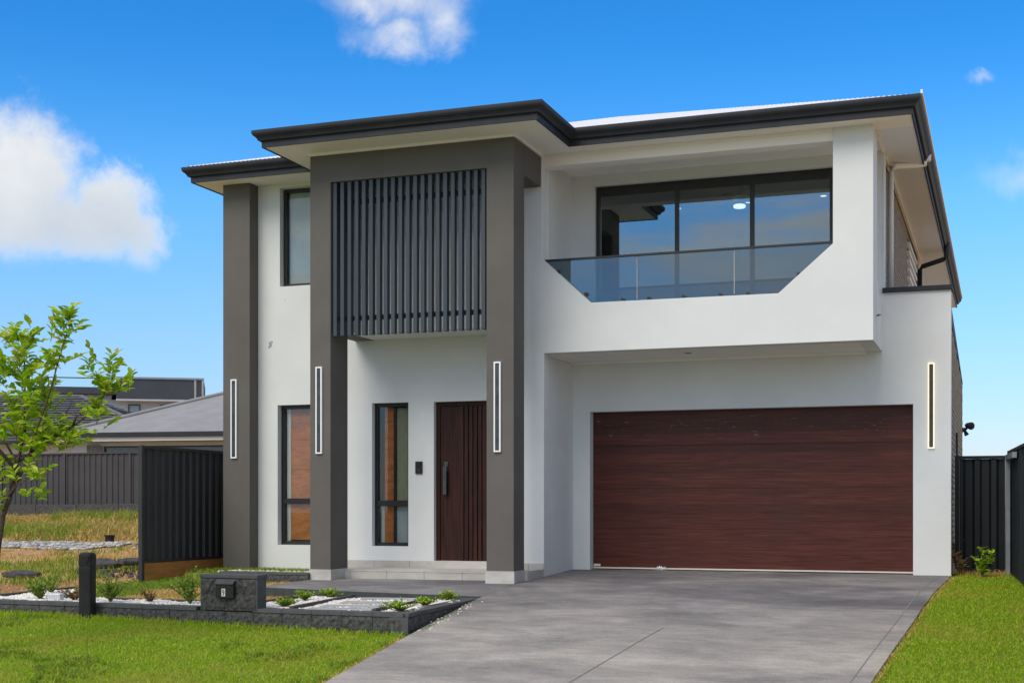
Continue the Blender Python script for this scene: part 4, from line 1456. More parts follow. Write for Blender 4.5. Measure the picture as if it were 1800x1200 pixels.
# ------------------------------------------------------------------ grass
def blades(name, pts, zf, h0, h1, wd, lean, material, parent=None, hf=None):
    n_ = len(pts)
    if n_ == 0:
        return None
    a = RNG.uniform(0, 6.283, n_)
    h = RNG.uniform(h0, h1, n_)
    if hf is not None:
        h = h * hf
    l = RNG.uniform(0.2, 1.0, n_) * lean * h
    la = RNG.uniform(0, 6.283, n_)
    z = np.array([zf(*p) for p in pts]) - 0.006
    wv = np.stack([np.cos(a), np.sin(a)], 1) * (wd * RNG.uniform(0.7, 1.3, n_))[:, None] / 2
    ld = np.stack([np.cos(la), np.sin(la)], 1) * l[:, None]
    V = np.zeros((n_, 5, 3))
    V[:, 0, :2] = pts - wv
    V[:, 1, :2] = pts + wv
    V[:, 2, :2] = pts + wv * 0.8 + ld * 0.35
    V[:, 3, :2] = pts - wv * 0.8 + ld * 0.35
    V[:, 4, :2] = pts + ld
    V[:, 0, 2] = z
    V[:, 1, 2] = z
    V[:, 2, 2] = z + h * 0.6
    V[:, 3, 2] = z + h * 0.6
    V[:, 4, 2] = z + h * np.sqrt(np.maximum(0.15, 1 - (l / h) ** 2 * 0.6))
    F = np.array([[0, 1, 2], [0, 2, 3], [3, 2, 4]])
    F = (F[None] + (np.arange(n_) * 5)[:, None, None]).reshape(-1)
    o = np_mesh(name, V.reshape(-1, 3), F, 3, material, parent)
    return o


def gz_(x, y):
    return GZ(x, y) - 0.035


def driveL(y):
    return interp(XL, y)


lawnL = [(-13.6, 9.8), (-5.85, 9.8), (-5.98, 11.2), (-6.2, 13.62), (-12.15, 13.83), (-13.6, 14.2)]
q = scatter(lawnL, 3400)
q = q[np.array([abs(x + 10.62) + abs(y - 13.7) > 0.09 for x, y in q])]
tag(blades('lawn_grass', q, gz_, 0.022, 0.055, 0.0095, 1.5, M['lawn']), kind='stuff')
q = np.concatenate([scatter([(-13.6, 13.55), (-6.25, 13.5), (-6.2, 13.64), (-12.15, 13.83), (-13.6, 14.1)], 1800)])
tag(blades('lawn_grass', q, gz_, 0.05, 0.10, 0.0085, 0.9, M['lawn']), kind='stuff')
lawnR = [(interp(XR, y) - 0.01, y) for y in (9.8, 11, 12.2, 13.5, 15.05, 17, 19.86, 20.2)] + [(-0.64, 20.3), (-0.6, 21.0), (0.1, 21.2), (1.0, 9.8)]
q = scatter(lawnR, 3800)
tag(blades('lawn_grass', q, gz_, 0.022, 0.055, 0.0095, 1.5, M['lawn']), kind='stuff')
q = scatter([(-0.62, 20.3), (-0.62, 23), (0.1, 23), (0.1, 20.5)], 300)
tag(blades('lawn_grass', q, gz_, 0.04, 0.10, 0.01, 0.9, M['dry_grass']), kind='stuff')
def edge_pts(f, y0, y1, n_, w0, w1):
    y = RNG.uniform(y0, y1, n_)
    return np.stack([np.array([f(v) for v in y]) + RNG.uniform(w0, w1, n_), y], 1)


q = np.concatenate([edge_pts(lambda v: interp(XL, v), 9.8, 13.6, 900, -0.07, 0.012), edge_pts(lambda v: interp(XR, v), 9.8, 20.1, 1500, -0.012, 0.06)])
tag(blades('lawn_edge', q, gz_, 0.03, 0.065, 0.010, 1.4, M['dry_grass']), kind='stuff')
q = scatter(lawnL, 130)
nz = np.array([mnoise.noise(Vector((x * 1.1, y * 1.1, 9))) for x, y in q])
q = q[nz > 0.15]
q = (q[:, None, :] + RNG.normal(0, 0.022, (len(q), 9, 2))).reshape(-1, 2)
q = q[inpoly(q, lawnL)]
tag(blades('lawn_tufts', q, gz_, 0.05, 0.085, 0.010, 1.2, M['yard_grass']), kind='stuff')
# strip along the tapering wall
q = scatter([(-6.13, 13.75), (-6.05, 13.7), (-6.28, 16.0), (-6.30, 16.0)], 1500)
tag(blades('lawn_grass', q, lambda x, y: GZ(x, y), 0.015, 0.04, 0.008, 0.9, M['yard_grass']), kind='stuff')

# yard between house and garden wall: green, with a dry patch to the right of it
yard = [(-12.9, 16.4), (-12.0, 14.72), (-8.97, 14.62), (-8.78, 16.0), (-9.5, 16.1), (-9.6, 17.55), (-11.85, 17.65), (-12.2, 17.9)]
q = scatter(yard, 2600)
nz = np.array([mnoise.noise(Vector((x * 0.9, y * 0.9, 7))) for x, y in q])
drym = (q[:, 0] + 0.75 * (17.2 - q[:, 1]) * 0.0 + nz * 0.6) > (-11.3 + 0.9 * np.maximum(0, q[:, 1] - 16.3))
tag(blades('yard_grass', q[~drym], gz_, 0.03, 0.065, 0.010, 0.9, M['yard_grass']), kind='stuff')
tag(blades('dry_grass', q[drym], gz_, 0.02, 0.055, 0.012, 0.9, M['dry_grass']), kind='stuff')
q = scatter([(-8.9, 14.1), (-8.56, 14.1), (-8.76, 16.0), (-9.3, 16.0)], 2600)
tag(blades('dry_grass', q, lambda x, y: -1.25, 0.02, 0.055, 0.012, 0.9, M['dry_grass']), kind='stuff')
q = scatter([(-11.85, 17.85), (-9.62, 17.8), (-9.62, 18.9), (-11.2, 19.05), (-11.3, 18.8), (-11.85, 18.8)], 1500)
tag(blades('yard_grass', q, lambda x, y: -1.04, 0.04, 0.09, 0.011, 0.9, M['yard_grass']), kind='stuff')
tag(B(-11.85, -9.62, 17.82, 19.09, -1.2, -1.035).build('bed_soil', M['soil']), kind='structure')

# weeds of the vacant lot
lot = [(-34, 18), (-20, 13.5), (-12.9, 14.6), (-12.75, 17), (-12.5, 17.3), (-12.5, 33.0), (-34, 33.0)]


def lot_z(x, y):
    z = GZ(x, y) - 0.035
    if x < -12.6 and y > 14.5:
        z += 0.10 * (mnoise.noise(Vector((x * 0.35, y * 0.35, 0))) + 0.4 * mnoise.noise(Vector((x * 1.3, y * 1.3, 3))))
    return z


q = scatter(lot, 420)
nz = np.array([mnoise.noise(Vector((x * 0.45, y * 0.45, 1.7))) + 0.5 * mnoise.noise(Vector((x * 1.4, y * 1.4, 5))) for x, y in q])
strip_m = np.array([(22.1 < y - 0.25 * math.sin(x) < 24.6) and -21.5 < x < -16.6 for x, y in q])
far = q[:, 1] > 24.5
k = far & (nz > -0.35) & ~strip_m
qk = q[k]
hk = np.clip(np.array([0.55 + 0.9 * mnoise.noise(Vector((x * 0.8, y * 0.8, 2))) + 0.7 * mnoise.noise(Vector((x * 2.6, y * 2.6, 4))) for x, y in qk]), 0.12, 1.25)
hk *= np.clip((33.6 - qk[:, 1]) / 4.0, 0.35, 1.0)
tag(blades('tall_weeds', qk, lot_z, 0.12, 0.42, 0.018, 1.5, M['weeds'], hf=hk), kind='stuff')
k = (~far) & (nz > 0.02) & ~strip_m
tag(blades('green_weeds', q[k], lot_z, 0.05, 0.17, 0.014, 1.1, M['green_weeds']), kind='stuff')
k = (~far) & (nz < 0.02) & (nz > -0.3) & ~strip_m
tag(blades('dry_weeds', q[k], lot_z, 0.03, 0.10, 0.014, 1.2, M['dry_grass']), kind='stuff')
q = np.concatenate([scatter([(-25, 25.5), (-19.5, 24.6), (-20.5, 27), (-25.5, 28)], 260), scatter([(-24.5, 30), (-21.5, 29.5), (-21, 31.8), (-24, 32.4)], 220), scatter([(-17.5, 25), (-15, 24.6), (-15.4, 26), (-17.4, 26.4)], 200)])
tag(blades('green_weeds', q, lot_z, 0.15, 0.4, 0.018, 1.0, M['green_weeds']), kind='stuff')

# strip of pale rubble
q = np.concatenate([scatter([(-21.5, 23.0), (-19, 22.2), (-18, 22.3), (-16.9, 23.1), (-17.0, 23.6), (-18.5, 23.5), (-20, 24.2), (-21.5, 24.3)], 520), scatter([(-17.2, 22.8), (-14.0, 22.4), (-14, 23.2), (-17, 23.6)], 30)])
tag(rocks('pale_rubble', q, lambda x, y: lot_z(x, y) + 0.012, 0.02, 0.075, M['rubble_bits'], 0.5), kind='stuff')


# broken slabs
def slab(name, label, loc, lx, ly, lz, seed, rz=0.0):
    rnd = random.Random(seed)
    mb = MB()
    n_ = 9
    rings = []
    for (s, z) in ((0.86, -0.02), (1.0, 0.015), (0.98, lz * 0.6), (0.93, lz * 0.72)):
        rings.append([(s * lx / 2 * math.cos(6.283 * j / n_) * (1 + 0.22 * math.sin(j * 2.3 + seed)), s * ly / 2 * math.sin(6.283 * j / n_) * (1 + 0.2 * math.cos(j * 1.7 + seed)), z + rnd.uniform(-0.008, 0.008)) for j in range(n_)])
    jit = [rnd.uniform(0.8, 1.15) for _ in range(n_)]
    for r in rings:
        mb.v += [(p[0] * jit[j], p[1] * jit[j], p[2]) for j, p in enumerate(r)]
    for a in range(3):
        for j in range(n_):
            l = (j + 1) % n_
            mb.f.append((a * n_ + j, a * n_ + l, (a + 1) * n_ + l, (a + 1) * n_ + j))
    mb.f.append(tuple(range(n_))[::-1])
    mb.f.append(tuple(3 * n_ + j for j in range(n_)))
    o = mb.build(name, M['rock'], None, loc=loc)
    o.rotation_euler = (R(rnd.uniform(8, 14)), R(rnd.uniform(-9, 4)), rz)
    return tag(o, label, 'rubble', 'broken slabs on the vacant lot')


slab('broken_slab', 'dark broken asphalt slab propped on rubble behind the bollard', (-14.25, 19.0, -1.0), 0.55, 0.4, 0.10, 1, 0.2)
slab('broken_slab', 'smaller dark slab leaning beside the slab near the fence post', (-13.78, 19.1, -0.97), 0.42, 0.35, 0.09, 4, 0.5)
slab('broken_slab', 'flat dark asphalt slab lying alone on the bare earth at far left', (-14.66, 17.48, -1.12), 0.50, 0.3, 0.10, 2, 0.35)
q = scatter([(-14.5, 18.3), (-12.7, 18.1), (-12.7, 18.9), (-14.5, 18.9)], 60)
tag(rocks('rubble_pile', q, lambda x, y: lot_z(x, y), 0.03, 0.09, M['rock'], 0.6), kind='stuff')
q = scatter([(-14.5, 18.3), (-12.7, 18.1), (-12.7, 18.8), (-14.5, 18.8)], 30)
tag(rocks('rubble_pile', q, lambda x, y: lot_z(x, y), 0.02, 0.06, M['rubble_bits'], 0.6), kind='stuff')
pot = thing('black_tub', 'small black plastic tub standing at the end of the pale rubble strip', 'tub', (-17.75, 23.9, lot_z(-17.75, 23.9)))
MB().lathe([(0.085, 0.0), (0.10, 0.13), (0.115, 0.16)], n=16).build('tub_body', M['plastic_black'], pot)
MB().lathe([(0.118, 0.155), (0.118, 0.172), (0.104, 0.172), (0.10, 0.13), (0.09, 0.12)], n=16).build('rim', M['plastic_black'], pot)


# ------------------------------------------------------------------ shrubs and tree
def leaf_verts(l, wd, fold=0.25):
    return [(0, 0, 0), (-wd / 2, l * 0.4, wd * fold), (0, l * 0.45, 0), (wd / 2, l * 0.4, wd * fold), (-wd * 0.36, l * 0.75, wd * fold * 0.6 - l * 0.04), (0, l * 0.78, -l * 0.05), (wd * 0.36, l * 0.75, wd * fold * 0.6 - l * 0.04), (0, l, -l * 0.10)]


LF = [(0, 2, 1), (0, 3, 2), (1, 2, 5, 4), (2, 3, 6, 5), (4, 5, 7), (5, 6, 7)]


def orient(d, up_r):
    d = d.normalized()
    x = d.cross(Vector((0, 0, 1)))
    if x.length < 0.02:
        x = Vector((1, 0, 0))
    x.normalize()
    z = x.cross(d)
    m_ = Matrix((x, d, z)).transposed()
    return m_ @ Matrix.Rotation(up_r, 3, 'Y')


def add_leaf(mb, p, d, l, wd, rot):
    m_ = orient(d, rot)
    i = len(mb.v)
    mb.v += [tuple(p + m_ @ Vector(q_)) for q_ in leaf_verts(l, wd)]
    mb.f += [tuple(i + k for k in f) for f in LF]


def shrub(name, label, x, y, z, h, spread, nst, nl, leaf, material, seed, group, cat='shrub', stem_m='stem'):
    rnd = random.Random(seed)
    t_ = thing(name, label, cat, (x, y, z), 0, group)
    fol, stm = MB(), MB()
    for s in range(nst):
        a = rnd.uniform(0, 6.283)
        out = rnd.uniform(0.15, 1.0) * spread
        hh = h * rnd.uniform(0.6, 1.0) * (1 - 0.35 * out / max(spread, 1e-3))
        pts = []
        for k in range(6):
            t0 = k / 5
            pts.append(Vector((math.cos(a) * out * t0 ** 1.3, math.sin(a) * out * t0 ** 1.3, hh * t0 - 0.0)) + Vector((rnd.uniform(-1, 1), rnd.uniform(-1, 1), 0)) * 0.02 * h)
        stm.tube(pts, [0.006 * (1 - 0.7 * k / 5) + 0.001 for k in range(6)], 5, False)
        for k in range(nl):
            t0 = rnd.uniform(0.2, 1.0)
            f = t0 * 5
            i = min(4, int(f))
            p = pts[i].lerp(pts[i + 1], f - i)
            aa = rnd.uniform(0, 6.283)
            d = Vector((math.cos(aa), math.sin(aa), rnd.uniform(0.1, 1.2)))
            add_leaf(fol, p, d, leaf * rnd.uniform(0.6, 1.2), leaf * 0.45 * rnd.uniform(0.8, 1.2), rnd.uniform(-1, 1))
    stm.build('stem', M[stem_m], t_)
    fol.build('foliage', material, t_)
    return t_


gA = 'shrubs in the white gravel strip along the front wall'
shrub('shrub', 'bushy green shrub in white gravel at the left, before the bollard', -11.62, 14.22, -1.22, 0.36, 0.20, 22, 16, 0.055, M['shrub_green'], 1, gA)
shrub('shrub', 'smaller green shrub by the short edging behind the leftmost bushy one', -12.36, 15.35, -1.22, 0.32, 0.2, 16, 14, 0.05, M['shrub_green'], 2, gA)
shrub('shrub', 'red brown low shrub close to the left side of the bollard', -11.12, 14.25, -1.22, 0.24, 0.2, 18, 12, 0.045, M['shrub_red'], 3, gA)
shrub('shrub', 'small reddish shrub at the far left end of the garden wall', -12.25, 14.12, -1.22, 0.18, 0.18, 12, 10, 0.045, M['shrub_red'], 4, gA)
shrub('shrub', 'upright green shrub in white gravel just right of the bollard', -10.52, 14.18, -1.22, 0.40, 0.22, 22, 16, 0.055, M['shrub_green'], 5, gA)
shrub('shrub', 'little brown shrub midway between the bollard and the letterbox pier', -9.95, 14.2, -1.22, 0.22, 0.14, 12, 10, 0.045, M['shrub_red'], 6, gA)
shrub('shrub', 'tallest loose green shrub right beside the letterbox pier', -9.40, 14.25, -1.22, 0.50, 0.30, 20, 18, 0.055, M['shrub_green'], 7, gA)
gB = 'low bright green plants among the stepping stones'
for i, (x, y, lb) in enumerate(((-8.03, 14.18, 'low bright green plant in gravel just right of the letterbox pier'), (-8.40, 15.35, 'low bright green plant in gravel beside the dry grass edging'), (-8.30, 15.86, 'low bright green plant in gravel against the porch path kerb'),
                                (-6.47, 14.05, 'largest low bright green plant behind the driveway corner of the wall'), (-6.58, 14.98, 'low bright green plant midway along the tapering garden wall'), (-6.62, 15.85, 'low bright green plant at the tip of the tapering bed'))):
    shrub('ground_plant', lb, x, y, -1.215, 0.14 if i != 3 else 0.16, 0.20 if i != 3 else 0.28, 22, 9, 0.05, M['shrub_bright'], 20 + i, gB, 'plant')
shrub('sapling', 'young bright green sapling standing before the dark right fence', -0.27, 20.35, -1.03, 0.52, 0.14, 8, 18, 0.09, M['shrub_bright'], 31, None, 'plant')
shrub('dry_weed', 'tuft of straw coloured dead weed at the foot of the brick flank wall', -0.60, 20.9, -1.03, 0.42, 0.12, 7, 6, 0.16, M['straw'], 33, None, 'plant', 'stem')
shrub('dry_weed', 'dead curled straw leaves sticking out halfway up the brick flank', -0.66, 21.9, -0.85, 0.5, 0.16, 3, 4, 0.20, M['straw'], 36, None, 'plant', 'stem')
ts = thing('grass_stalk', 'single tall thin grass stalk standing in the front lawn', 'grass stalk', (-8.7, 11.35, -1.72))
MB().tube([(0, 0, 0), (0.005, 0, 0.15), (-0.004, 0, 0.36)], [0.003, 0.0025, 0.0015], 5).build('stem', M['stem'], ts)
MB().tube([(-0.004, 0, 0.33), (0.0, 0, 0.42)], [0.004, 0.001], 5).build('seed_head', M['stem'], ts)
# meter box in the gravel
mbx = thing('plastic_box', 'small milky plastic crate lying on the white gravel left of the bollard', 'box', (-11.50, 14.20, -1.215), 0.2)
B(0, 0.17, 0, 0.12, 0, 0.085).build('box_body', M['clear_plastic'], mbx, bevel=0.008)
for k in range(5):
    B(0.012 + k * 0.031, 0.030 + k * 0.031, -0.006, -0.0005, 0.01, 0.075).build('rib', M['clear_plastic'], mbx)

# street tree
tree = thing('street_tree', 'slender young street tree with yellow green leaves at the left edge', 'tree', (-10.22, 11.70, -1.55))
T0 = Vector((-10.22, 11.70, -1.55))
rnd = random.Random(11)


def tp(mb, name, material, **kw):
    mb.v = [tuple(Vector(p) - T0) for p in mb.v]
    return mb.build(name, material, tree, **kw)


trunk = MB().tube([(-10.22, 11.70, -1.6), (-10.20, 11.70, -1.1), (-10.16, 11.72, -0.5), (-10.10, 11.74, -0.1), (-10.03, 11.78, 0.10)], [0.066, 0.052, 0.045, 0.040, 0.034], 10)
tp(trunk, 'trunk', M['bark'], smooth=True)
BR = [
    [(-10.03, 11.78, 0.10), (-9.93, 11.82, 0.33), (-9.84, 11.86, 0.54), (-9.66, 11.95, 0.70), (-9.42, 12.05, 0.86), (-9.20, 12.12, 1.02), (-9.10, 12.15, 1.18), (-9.02, 12.2, 1.38)],
    [(-9.84, 11.86, 0.54), (-9.70, 11.80, 0.80), (-9.55, 11.76, 1.05), (-9.44, 11.74, 1.30), (-9.38, 11.74, 1.48), (-9.30, 11.76, 1.75), (-9.24, 11.8, 1.95)],
    [(-10.03, 11.78, 0.10), (-10.0, 11.86, 0.45), (-9.95, 11.92, 0.8), (-9.93, 11.9, 1.1), (-9.98, 11.95, 1.45), (-10.02, 12.0, 1.75)],
    [(-9.93, 11.82, 0.33), (-10.05, 11.6, 0.62), (-10.2, 11.45, 0.9), (-10.4, 11.4, 1.3), (-10.5, 11.35, 1.7)],
    [(-10.1, 11.74, -0.1), (-9.95, 11.66, 0.1), (-9.78, 11.6, 0.22), (-9.62, 11.58, 0.28)],
    [(-10.0, 11.86, 0.45), (-9.85, 12.1, 0.7), (-9.72, 12.25, 0.95), (-9.66, 12.35, 1.15)],
    [(-10.0, 11.86, 0.45), (-10.35, 12.0, 0.8), (-10.75, 12.05, 1.1), (-11.0, 12.1, 1.5)],
    [(-10.05, 11.6, 0.62), (-10.4, 11.2, 0.8), (-10.8, 11.0, 1.0), (-11.0, 10.9, 1.3)],
    [(-9.42, 12.05, 0.86), (-9.30, 11.95, 0.95), (-9.1, 11.85, 1.0)],
]
for k, b_ in enumerate(BR):
    r0 = 0.021 if k in (0, 2, 3) else 0.012
    n_ = len(b_)
    mb = MB().tube(b_, [r0 * (1 - 0.8 * i / (n_ - 1)) + 0.002 for i in range(n_)], 7)
    tp(mb, 'branch', M['bark'], smooth=True)
# leafy sprays: centre, spread, number of twigs
SPR = [
    ((-9.24, 11.8, 1.98), (0.12, 0.15, 0.10), 5), ((-9.33, 11.78, 1.80), (0.13, 0.15, 0.12), 6), ((-9.36, 11.75, 1.58), (0.12, 0.12, 0.10), 4), ((-9.36, 11.74, 1.42), (0.07, 0.1, 0.05), 1),
    ((-9.06, 12.15, 1.45), (0.14, 0.18, 0.14), 7), ((-9.0, 12.15, 1.25), (0.15, 0.18, 0.12), 7), ((-9.14, 12.12, 1.02), (0.11, 0.15, 0.10), 5), ((-9.07, 12.0, 0.92), (0.07, 0.1, 0.05), 2),
    ((-10.05, 11.95, 1.78), (0.20, 0.3, 0.17), 13), ((-9.90, 11.92, 1.50), (0.20, 0.3, 0.16), 13), ((-9.82, 11.95, 1.22), (0.20, 0.28, 0.13), 12), ((-10.15, 11.8, 1.4), (0.2, 0.3, 0.2), 12),
    ((-9.88, 11.95, 0.98), (0.26, 0.3, 0.13), 16), ((-9.62, 12.0, 0.80), (0.20, 0.26, 0.11), 13), ((-10.05, 11.85, 0.75), (0.2, 0.3, 0.15), 11), ((-9.70, 11.85, 0.62), (0.18, 0.2, 0.10), 9),
    ((-9.45, 11.95, 0.72), (0.12, 0.18, 0.09), 5), ((-9.62, 11.62, 0.30), (0.12, 0.14, 0.07), 4), ((-9.66, 11.7, 0.12), (0.10, 0.1, 0.05), 2), ((-10.1, 11.65, 0.35), (0.1, 0.2, 0.14), 6), ((-10.1, 11.7, 0.05), (0.08, 0.1, 0.1), 2),
    ((-10.5, 11.4, 1.75), (0.3, 0.3, 0.25), 14), ((-10.9, 12.1, 1.45), (0.3, 0.3, 0.25), 12), ((-10.85, 11.0, 1.2), (0.3, 0.3, 0.25), 12), ((-10.5, 11.6, 1.0), (0.3, 0.3, 0.2), 12),
]
twig = MB()
leaves = []
for (c, s, n_) in SPR:
    c = Vector(c)
    for _ in range(int(n_ * 1.8)):
        st = c + Vector((rnd.gauss(0, 0.55) * s[0], rnd.gauss(0, 0.55) * s[1], rnd.gauss(0, 0.55) * s[2] - 0.04))
        d = Vector((rnd.uniform(-1, 1), rnd.uniform(-1, 1), rnd.uniform(0.0, 1.3))).normalized()
        ln = rnd.uniform(0.10, 0.22)
        en = st + d * ln
        twig.tube([st, st.lerp(en, 0.5) + Vector((0, 0, 0.008)), en], [0.0035, 0.0028, 0.0015], 4, False)
        m_ = rnd.randint(6, 10)
        sd_ = d.cross(Vector((0, 0, 1))).normalized()
        for k in range(m_):
            t0 = 0.15 + 0.85 * k / (m_ - 1)
            p = st.lerp(en, t0)
            sgn = 1 if k % 2 else -1
            dd = d * rnd.uniform(0.3, 0.9) + sd_ * sgn * rnd.uniform(0.5, 1.0) + Vector((0, 0, rnd.uniform(-0.3, 0.5)))
            leaves.append((p, dd, rnd.uniform(0.075, 0.13), rnd.uniform(-0.9, 0.9)))
tag(tp(twig, 'twigs', M['stem']), kind='stuff')
cam_pos = Vector((0, 0, 0))


def seen(p):
    return -0.8625 * p.y < p.x


order = sorted(range(len(leaves)), key=lambda i: (not seen(leaves[i][0]), leaves[i][0].length - leaves[i][2] * 12))
single = set(order[:300])
mb0 = MB()
mb0.v = [tuple(q_) for q_ in leaf_verts(1.0, 0.46)]
mb0.f = list(LF)
leaf_me = mb0.mesh('leaf', M['leaf_single'], True)
rest = MB()
for i, (p, d, l, rot) in enumerate(leaves):
    if i in single:
        o = bpy.data.objects.new('leaf', leaf_me)
        C.objects.link(o)
        o.parent = tree
        mt = Matrix.Translation(p - T0) @ orient(d, rot).to_4x4() @ Matrix.Diagonal((l, l, l, 1))
        o.matrix_local = mt
    else:
        add_leaf(rest, p, d, l, l * 0.46, rot)
tag(tp(rest, 'foliage', M['tree_leaf'], smooth=True), kind='stuff')


# ------------------------------------------------------------------ neighbouring houses
def frame(loc, a):
    return Matrix.Translation(loc) @ Matrix.Rotation(a, 4, 'Z')


# single storey house with a grey steel hip roof
nh = thing('neighbour_house', 'single storey house with a pale grey steel hip roof behind the back fence', 'house', (-30.4, 37.9, 0.1), R(7.5))
L_, Dp, ev = 13.0, 11.0, 2.33


def hip(L_, Dp, ev, pitch, ov=0.0):
    k = math.tan(pitch)
    hw_ = Dp / 2
    zt_ = ev + hw_ * k
    mb = MB()
    mb.face([(0, 0, ev), (L_, 0, ev), (L_ - hw_, hw_, zt_), (hw_, hw_, zt_)])
    mb.face([(0, Dp, ev), (hw_, hw_, zt_), (L_ - hw_, hw_, zt_), (L_, Dp, ev)])
    mb.face([(0, 0, ev), (hw_, hw_, zt_), (0, Dp, ev)])
    mb.face([(L_, 0, ev), (L_, Dp, ev), (L_ - hw_, hw_, zt_)])
    mb.face([(0, 0, ev - 0.01), (0, Dp, ev - 0.01), (L_, Dp, ev - 0.01), (L_, 0, ev - 0.01)])
    return mb


hip(L_, Dp, ev, R(21)).build('roof', M['grey_roof'], nh)
kk = math.tan(R(21))
MB().tube([(0.0, 0.0, ev + 0.03), (Dp / 2, Dp / 2, ev + 0.03 + kk * Dp / 2), (L_ - Dp / 2, Dp / 2, ev + 0.03 + kk * Dp / 2)], 0.07, 8).build('ridge_capping', M['grey_roof'], nh)
MB().box(-0.14, L_ + 0.14, -0.14, -0.02, ev - 0.12, ev + 0.03).box(-0.14, -0.02, -0.0195, Dp, ev - 0.12, ev + 0.03).build('gutter', M['gutter'], nh)
MB().box(0.0, L_, -0.015, 0.015, ev - 0.26, ev - 0.13).build('fascia', M['trim'], nh)
wall_holes(0.35, 11, -0.3, ev - 0.25, [(1.55, 6.6, 1.25, 1.93)], 0.5, 0.7).build('wall', M['conc_grey_wall'], nh)
bw = thing  # shorthand kept out of the way
gbk = B(0.95, 1.53, 0.46, 0.499, -0.3, 1.93)
for r in range(7):
    pass
gbk.build('wall', M['mortar'], nh)
mb = MB()
z = 0.9
row = 0
while z < 1.9:
    x = 0.96 + (0.12 if row % 2 else 0)
    while x < 1.40:
        mb.box(x, min(x + 0.225, 1.52), 0.452, 0.459, z, z + 0.07)
        x += 0.24
    z += 0.083
    row += 1
tag(mb.build('bricks', M['grey_brick'], nh), kind='stuff')
wn = wall_holes(1.56, 6.59, 1.26, 1.92, [(1.62, 4.0, 1.31, 1.87), (4.06, 6.53, 1.31, 1.87)], 0.52, 0.6).build('window', M['black'], nh)
B(1.62, 4.0, 0.55, 0.56, 1.31, 1.87).build('pane', M['glass'], wn)
B(4.06, 6.53, 0.55, 0.56, 1.31, 1.87).build('pane', M['glass'], wn)
B(0.7, 10.8, 0.9, 10, -0.3, 2.05).build('interior_room', M['far_dark'], nh)
B(0.36, 10.9, 10.5, 10.7, -0.3, 2.05).build('wall', M['conc_grey_wall'], nh)

# tiled house further left, courses of tiles as stepped strips
th = thing('tiled_house', 'house with a dark tiled hip roof rising behind the street tree', 'house', (-47.5, 41.5, 0.2), R(15))
LT, DT, ET = 17.0, 13.0, 2.35
kt = math.tan(R(19.5))
hip(LT, DT, ET, R(19.5)).build('roof', M['tile_roof'], th)
mb = MB()
nrow = 18
hwt = DT / 2
for r in range(nrow):
    a0, a1 = hwt * r / nrow, hwt * (r + 1.05) / nrow
    z0_, z1_ = ET + kt * a0, ET + kt * min(a1, hwt)
    t_ = 0.10
    # front plane course
    mb.hexa([(a0, a0, z0_ + 0.055), (LT - a0, a0, z0_ + 0.055), (LT - a1, a1, z1_ + 0.004), (a1, a1, z1_ + 0.004), (a0, a0, z0_ + t_), (LT - a0, a0, z0_ + t_), (LT - a1, a1, z1_ + 0.012), (a1, a1, z1_ + 0.012)])
    # right plane course
    mb.hexa([(LT - a0, a0, z0_ + 0.055), (LT - a0, DT - a0, z0_ + 0.055), (LT - a1, DT - a1, z1_ + 0.004), (LT - a1, a1, z1_ + 0.004), (LT - a0, a0, z0_ + t_), (LT - a0, DT - a0, z0_ + t_), (LT - a1, DT - a1, z1_ + 0.012), (LT - a1, a1, z1_ + 0.012)])
tag(mb.build('tile_courses', M['tile_roof'], th), kind='stuff')
MB().tube([(0, 0, ET + 0.06), (hwt, hwt, ET + 0.06 + kt * hwt), (LT - hwt, hwt, ET + 0.06 + kt * hwt), (LT, 0, ET + 0.06)], 0.09, 8).build('ridge_capping', M['tile_roof'], th)
B(0.4, LT - 0.4, 0.45, DT - 0.4, -0.4, ET - 0.02).build('wall', M['conc_grey_wall'], th)
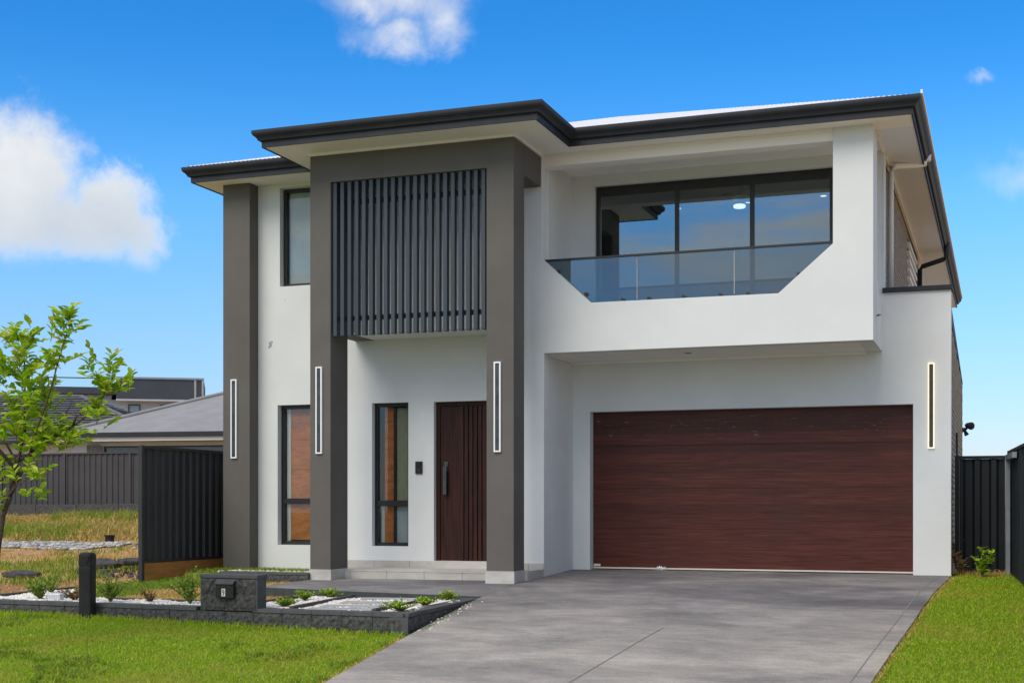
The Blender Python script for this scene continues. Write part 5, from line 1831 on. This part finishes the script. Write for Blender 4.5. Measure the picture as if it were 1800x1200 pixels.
MB().box(-0.1, LT + 0.1, -0.12, -0.01, ET - 0.1, ET + 0.04).build('gutter', M['gutter'], th)

# far two storey house
fh = thing('far_house', 'far flat roofed house with a charcoal parapet band and roof deck railing', 'house', (-44.3, 57.0, 0.3), R(32))
z_ = 0.3
B(1.9, 6.27, 0, 6, 5.49 - z_, 6.57 - z_).build('parapet', M['far_dark'], fh)
B(1.9, 6.30, -0.05, -0.001, 6.50 - z_, 6.60 - z_).build('capping', M['galv'], fh)
B(1.6, 5.75, 0.9, 6.5, -0.6, 5.488 - z_).build('wall', M['conc_grey_wall'], fh)
B(1.9, 5.85, 0.05, 0.895, 5.40 - z_, 5.487 - z_).build('soffit', M['soffit'], fh)
for (x0, x1) in ((2.45, 3.05), (4.05, 5.7)):
    f_ = wall_holes(x0, x1, 4.2 - z_, 5.25 - z_, [(x0 + 0.05, x1 - 0.05, 4.25 - z_, 5.20 - z_)], 0.82, 0.898).build('window', M['black'], fh)
    B(x0 + 0.05, x1 - 0.05, 0.85, 0.86, 4.25 - z_, 5.20 - z_).build('pane', M['glass'], fh)
B(5.85, 6.27, 0.3, 0.6, 3.5 - z_, 5.488 - z_).build('column', M['far_dark'], fh)
B(5.80, 5.90, -0.03, -0.0005, 3.5 - z_, 6.49 - z_).build('trim_post', M['kerb'], fh)
B(6.18, 6.27, -0.03, -0.0005, 3.5 - z_, 6.49 - z_).build('trim_post', M['kerb'], fh)
B(-1.8, 1.898, 0.2, 6, 5.72 - z_, 6.06 - z_).build('deck_band', M['far_dark'], fh)
B(-1.6, 1.6, 0.9, 6, -0.6, 5.718 - z_).build('wall', M['conc_grey_wall'], fh)
MB().box(-1.45, 1.9, 0.22, 0.27, 6.50 - z_, 6.55 - z_).box(-1.45, -1.40, 0.22, 0.27, 6.06 - z_, 6.499 - z_).build('railing', M['black'], fh)
B(-1.39, 1.89, 0.235, 0.25, 6.07 - z_, 6.495 - z_).build('rail_glass', M['glass'], fh)
bpy.context.view_layer.update()
